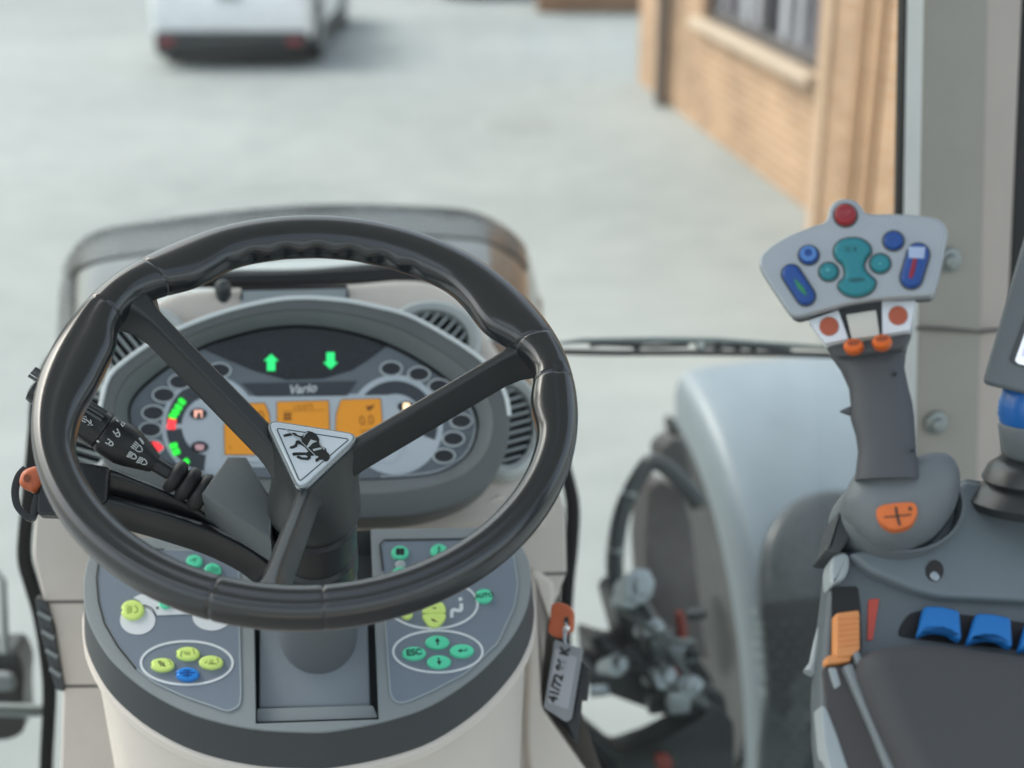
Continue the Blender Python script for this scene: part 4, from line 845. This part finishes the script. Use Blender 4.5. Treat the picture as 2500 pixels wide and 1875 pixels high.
MB().tube([at(-60,1730,2.1),at(100,1735,2.15)],.010,10).build('rung',steel,st)
# ================================================================== CARS
def car(name,loc,label,paint,L=4.2,Wd=1.74,Hh=1.48):
    t=thing(name,loc,label,'car','cars parked in the yard')
    o=V(loc); P=lambda x,y,z:o+V((x,y,z))
    prof_=[(0.02,.30),(0.0,.62),(.06,.92),(.55,Hh),(2.1,Hh),(2.75,1.0),(3.9,.86),(4.15,.7),(4.18,.30)]
    lp=[]
    for k,(ins) in ((-1,.10),(-.9,.0),(.9,.0),(1,.10)):
        lp.append([P(k*Wd/2*(1 if z<.95 else .84),y+(ins*.3 if y<2 else -ins*.3),z-(ins*.2 if z>.5 else -ins*.2)) for y,z in prof_])
    MB().loft(lp).build('body',paint,t,bev=.03,sharp=40)
    dkp=mat('bumper_black',(.02,.022,.024),.5); gls=mat('car_glass',(.02,.025,.03),.08)
    MB().box(P(0,.02,.27),V((Wd-.06,0,0)),V((0,.16,0)),V((0,0,.26))).build('rear_bumper',dkp,t,bev=.04)
    MB().box(P(0,4.16,.30),V((Wd-.06,0,0)),V((0,.14,0)),V((0,0,.26))).build('front_bumper',dkp,t,bev=.04)
    f=Fr(P(0,.3,1.2),V((0,-.72,.60)),V((1,0,0))); MB().prism(f,fil([(-.6,-.20),(.6,-.20),(.52,.22),(-.52,.22)],.06),-.02,.012).build('rear_window',gls,t)
    for s_ in (-1,1):
        f=Fr(P(s_*Wd/2*.93,1.3,1.18),V((s_,0,.25)),V((0,s_,0))); w_=MB().prism(f,fil([(-.8*s_ if s_>0 else -.85,-.18),(.9,-.18),(.55,.2),(-.6,.2)],.05),-.03,.02).build('side_window',gls,t)
        MB().box(P(s_*.78,.0,.93),V((.12,0,0)),V((0,.06,0)),V((0,0,.22))).build('tail_light',mat('tail_red',(.35,.01,.012),.2),t,bev=.02)
        MB().box(P(s_*.70,-.065,.30),V((.16,0,0)),V((0,.02,0)),V((0,0,.07))).build('reflector',mat('reflector_red',(.26,.03,.045),.4),t,bev=.008)
        MB().box(P(s_*(Wd/2+.005),2.0,.26),V((.05,0,0)),V((0,2.2,0)),V((0,0,.16))).build('sill_panel',dkp,t,bev=.02)
        for y in (.72,3.35):
            MB().lathe(P(s_*(Wd/2+.012),y,.36),V((s_,0,0)),[(.37,-.02),(.37,.004),(.30,.008)],32).build('wheel_arch',dkp,t,sharp=35)
            w_=MB().lathe(P(s_*(Wd/2-.02),y,.31),V((s_,0,0)),[(.20,-.18),(.30,-.17),(.31,-.08),(.30,.04),(.20,.05)],32).build('wheel',MATS['tyre_rubber'],t,sharp=35)
            MB().lathe(P(s_*(Wd/2-.02),y,.31),V((s_,0,0)),[(.20,-.02),(.20,.052),(.06,.06)],24).build('hubcap',mat('hub_grey',(.3,.31,.32),.35,.6),w_,sharp=35)
    MB().box(P(0,-.0,.80),V((.26,0,0)),V((0,.05,0)),V((0,0,.10))).build('tailgate_handle',mat('handle_grey',(.35,.40,.41),.4),t,bev=.02)
    return t
def gnd(x,y):
    r=ray(x,y); return CAM+r*(-CAM.z/r.z)
car('parked_car',V((-3.08,15.9,0)),'white hatchback with dark bumper and red rear reflectors',mat('white_paint',(.86,.88,.90),.3,coat=.5))
car('parked_car',V((-.25,22.3,0)),'dark car at the top edge of which only the underside shows',mat('dark_paint',(.03,.034,.04),.25,coat=.5))
# ================================================================== BUILDING
def brickmat():
    m=bpy.data.materials.new('sand_brick'); m.use_nodes=True; nt=m.node_tree; N=nt.nodes; L=nt.links; b=N['Principled BSDF']
    tc=N.new('ShaderNodeTexCoord'); sx=N.new('ShaderNodeSeparateXYZ'); L.new(tc.outputs['Object'],sx.inputs[0]); ad=N.new('ShaderNodeMath'); L.new(sx.outputs[0],ad.inputs[0]); L.new(sx.outputs[1],ad.inputs[1]); mp=N.new('ShaderNodeCombineXYZ'); L.new(ad.outputs[0],mp.inputs[0]); L.new(sx.outputs[2],mp.inputs[1])
    br=N.new('ShaderNodeTexBrick'); br.inputs['Color1'].default_value=(.43,.255,.14,1); br.inputs['Color2'].default_value=(.34,.19,.095,1); br.inputs['Mortar'].default_value=(.46,.37,.29,1)
    br.inputs['Scale'].default_value=1; br.inputs['Brick Width'].default_value=.22; br.inputs['Row Height'].default_value=.075; br.inputs['Mortar Size'].default_value=.008; L.new(mp.outputs[0],br.inputs[0])
    n=N.new('ShaderNodeTexNoise'); n.inputs['Scale'].default_value=1.6; n.inputs['Detail'].default_value=5; L.new(tc.outputs['Object'],n.inputs['Vector'])
    mr=N.new('ShaderNodeMapRange'); mr.inputs[1].default_value=.35; mr.inputs[2].default_value=.65; mr.inputs[3].default_value=.78; mr.inputs[4].default_value=1.15; L.new(n.outputs['Fac'],mr.inputs[0])
    vm=N.new('ShaderNodeVectorMath'); vm.operation='SCALE'; L.new(br.outputs['Color'],vm.inputs[0]); L.new(mr.outputs[0],vm.inputs['Scale']); L.new(vm.outputs[0],b.inputs['Base Color']); b.inputs['Roughness'].default_value=.85
    return m
bk=brickmat()
Ag=gnd(1978,520); Bg=gnd(1616,243); wd=(Bg-Ag).normalized(); wn=V((-wd.y,wd.x,0)); wn=wn if wn.x<0 else -wn
BW=Fr(Ag,wn,-wd)
bl=thing('brick_building',Ag,'sand-coloured brick building with a large dark window along the right','building')
far=BW.px(1560,120)[0]; wl0=BW.px(1712,60)[0]; wl1=BW.px(1996,140)[0]; zs=BW.px(1996,176)[1]; near=BW.px(2030,300)[0]
th_=.35
def bwbox(a0,a1,z0,z1,h0,h1,name,m,par,bev=.0):
    c=BW.w((a0+a1)/2,(z0+z1)/2,(h0+h1)/2); return MB().box(c,BW.u*(a1-a0),BW.n*(h1-h0),TZ*(z1-z0)).build(name,m,par,bev)
wall=MB()
for a0,a1,z0,z1 in ((far,near+3,0,zs-.08),(far,wl0,zs-.08,2.6),(wl1,near+3,zs-.08,2.6),(far,near+3,2.6,4.2)):
    wall.box(BW.w((a0+a1)/2,(z0+z1)/2,-th_/2),BW.u*(a1-a0),BW.n*th_,TZ*(z1-z0))
wall.build('wall',bk,bl)
wn_=MB()
for a0,a1,z0,z1 in ((wl0,wl0+.07,zs,2.6),(wl1-.07,wl1,zs,2.6),(wl0,wl1,zs,zs+.06),((wl0+wl1)/2-.03,(wl0+wl1)/2+.03,zs,2.6)): wn_.box(BW.w((a0+a1)/2,(z0+z1)/2,-.12),BW.u*(a1-a0),BW.n*.08,TZ*(z1-z0))
wnd=wn_.build('window',mat('frame_dark',(.10,.095,.10),.5),bl)
bwbox(wl0+.02,wl1-.02,zs+.02,2.58,-.17,-.15,'pane',mat('window_glass',(.05,.05,.06),.06,spec=.6),wnd)
for i in range(9):
    a=wl0+.15+(wl1-wl0-.3)*i/8
    bwbox(a-.07,a+.07,zs+.05,2.5,-.148+.004*(i%2),-.142+.004*(i%2),'curtain_fold',mat('curtain%d'%(i%3),((.30,.30,.33),(.12,.11,.13),(.42,.43,.46))[i%3],.8),wnd)
bwbox(wl0-.1,wl1+.06,zs-.10,zs-.015,-.05,.10,'sill',mat('sill_stone',(.47,.37,.28),.7),bl,.015)
pa=BW.px(1640,150)[0]; MB().tube([BW.w(pa,.02,.09),BW.w(pa,4.1,.09)],.062,14).build('drainpipe',mat('pipe_brown',(.10,.075,.06),.5),bl)
pi0=BW.px(2002,300,.45)[0]
bwbox(pi0,pi0+2.3,0,4.2,-.30,.45,'pilaster',bk,bl,.01)
for k in (.42,.62): bwbox(pi0+1.25*k,pi0+1.25*k+.10,.0,4.2,.45,.47,'pilaster_rib',mat('rib_brown',(.26,.15,.08),.8),bl)
bwbox(pi0-.03,pi0+.10,0,4.2,.40,.475,'pilaster_quoin',mat('quoin',(.47,.33,.225),.8),bl)
pw=thing('brick_planter',V((1.0,20.6,0)),'low brown brick planter wall far across the yard','planter')
MB().box(V((1.3,20.9,.28)),V((1.9,0,0)),V((0,.5,0)),V((0,0,.56))).build('planter_wall',mat('planter_brick',(.30,.17,.10),.85,var=.2),pw,bev=.03)
MB().box(V((1.3,20.9,.575)),V((1.98,0,0)),V((0,.58,0)),V((0,0,.05))).build('coping',mat('planter_stone',(.42,.33,.26),.8),pw,bev=.01)
hall=thing('far_hall',V((-6,40,0)),'long dark hall closing the yard, mirrored in the tractor bonnet','building')
MB().box(V((-6,44,3.4)),V((46,0,0)),V((0,8,0)),V((0,0,6.8))).build('wall',mat('hall_wall',(.12,.11,.10),.8,var=.2,vs=1),hall)
MB().box(V((-6,43.6,7.0)),V((47.5,0,0)),V((0,9,0)),V((0,0,.5))).build('roof',mat('hall_roof',(.05,.05,.055),.6),hall,bev=.05)
for k in range(6):
    f_=MB().box(V((-24+7*k,39.98,2.6)),V((3.6,0,0)),V((0,.12,0)),V((0,0,4.0))).build('door',mat('hall_door',(.30,.32,.33),.6),hall,bev=.03)
# ================================================================== GROUND
def ground():
    m=bpy.data.materials.new('pale_concrete'); m.use_nodes=True; nt=m.node_tree; N=nt.nodes; L=nt.links; b=N['Principled BSDF']; tc=N.new('ShaderNodeTexCoord')
    n1=N.new('ShaderNodeTexNoise'); n1.inputs['Scale'].default_value=.22; n1.inputs['Detail'].default_value=4; n2=N.new('ShaderNodeTexNoise'); n2.inputs['Scale'].default_value=3; n2.inputs['Detail'].default_value=8; n3=N.new('ShaderNodeTexNoise'); n3.inputs['Scale'].default_value=60
    for q in (n1,n2,n3): L.new(tc.outputs['Object'],q.inputs['Vector'])
    a=N.new('ShaderNodeMath'); a.operation='MULTIPLY_ADD'; a.inputs[1].default_value=.45; L.new(n2.outputs['Fac'],a.inputs[0]); L.new(n1.outputs['Fac'],a.inputs[2])
    cr_=N.new('ShaderNodeValToRGB'); cr_.color_ramp.elements[0].position=.5; cr_.color_ramp.elements[1].position=.95; cr_.color_ramp.elements[0].color=(.215,.238,.234,1); cr_.color_ramp.elements[1].color=(.322,.341,.336,1)
    L.new(a.outputs[0],cr_.inputs[0]); L.new(cr_.outputs[0],b.inputs['Base Color']); b.inputs['Roughness'].default_value=.75
    bp=N.new('ShaderNodeBump'); bp.inputs['Strength'].default_value=.3; bp.inputs['Distance'].default_value=.005; L.new(n3.outputs['Fac'],bp.inputs['Height']); L.new(bp.outputs[0],b.inputs['Normal'])
    return m
g=MB().add([(-400,-400,0),(400,-400,0),(400,400,0),(-400,400,0)],[(0,1,2,3)]).build('ground',ground()); tag(g,kind='structure')
q=gnd(1268,304); mh=thing('drain_cover',q,'dark round drain cover set in the pale yard','drain cover')
MB().lathe(q,TZ,[(.34,.001),(.34,.006),(.30,.010)],36).build('cover_plate',mat('cast_iron',(.245,.26,.25),.6,var=.2,vs=20),mh)
MB().lathe(q,TZ,[(.40,.0005),(.40,.004),(.35,.004)],36).build('cover_frame',mat('frame_iron',(.30,.32,.31),.7),mh)
# ================================================================== LIGHT + CAMERA
SE,SA=R(48),R(-60)      # sun elevation, azimuth from +Y towards +X
w=bpy.data.worlds.new('World'); S.world=w; w.use_nodes=True; nt=w.node_tree
sk=nt.nodes.new('ShaderNodeTexSky'); sk.sky_type='NISHITA'; sk.sun_disc=False; sk.sun_elevation=SE; sk.sun_rotation=SA; sk.air_density=1.3; sk.dust_density=4; sk.ozone_density=1.5
hs_=nt.nodes.new('ShaderNodeHueSaturation'); hs_.inputs['Saturation'].default_value=.52; nt.links.new(sk.outputs[0],hs_.inputs['Color'])
mt=nt.nodes.new('ShaderNodeVectorMath'); mt.operation='MULTIPLY'; mt.inputs[1].default_value=(1.0,1.02,.985); nt.links.new(hs_.outputs[0],mt.inputs[0]); nt.links.new(mt.outputs[0],nt.nodes['Background'].inputs[0]); nt.nodes['Background'].inputs[1].default_value=.15
sd=bpy.data.lights.new('sun','SUN'); sd.energy=.6; sd.angle=R(20); sd.color=(1,.96,.9); so_=bpy.data.objects.new('sun',sd); COL.objects.link(so_)
dirv=V((sin(SA)*cos(SE),cos(SA)*cos(SE),sin(SE))); so_.rotation_euler=dirv.to_track_quat('Z','Y').to_euler(); so_.location=(0,0,20)
cd=bpy.data.cameras.new('camera'); cd.lens=50*FP/3472.2; cd.sensor_width=36; cd.sensor_fit='HORIZONTAL'; cd.clip_start=.05; cd.clip_end=2000
cd.dof.use_dof=True; cd.dof.focus_distance=1.19; cd.dof.aperture_fstop=3.3; cd.dof.aperture_blades=7
co=bpy.data.objects.new('camera',cd); COL.objects.link(co); co.location=CAM; co.rotation_euler=(R(90)-PIT,0,0); S.camera=co
S.view_settings.view_transform='Standard'; S.view_settings.look='None'; S.view_settings.exposure=1.12; S.view_settings.gamma=1
S.cycles.use_denoising=True; S.cycles.max_bounces=8; S.cycles.transparent_max_bounces=8
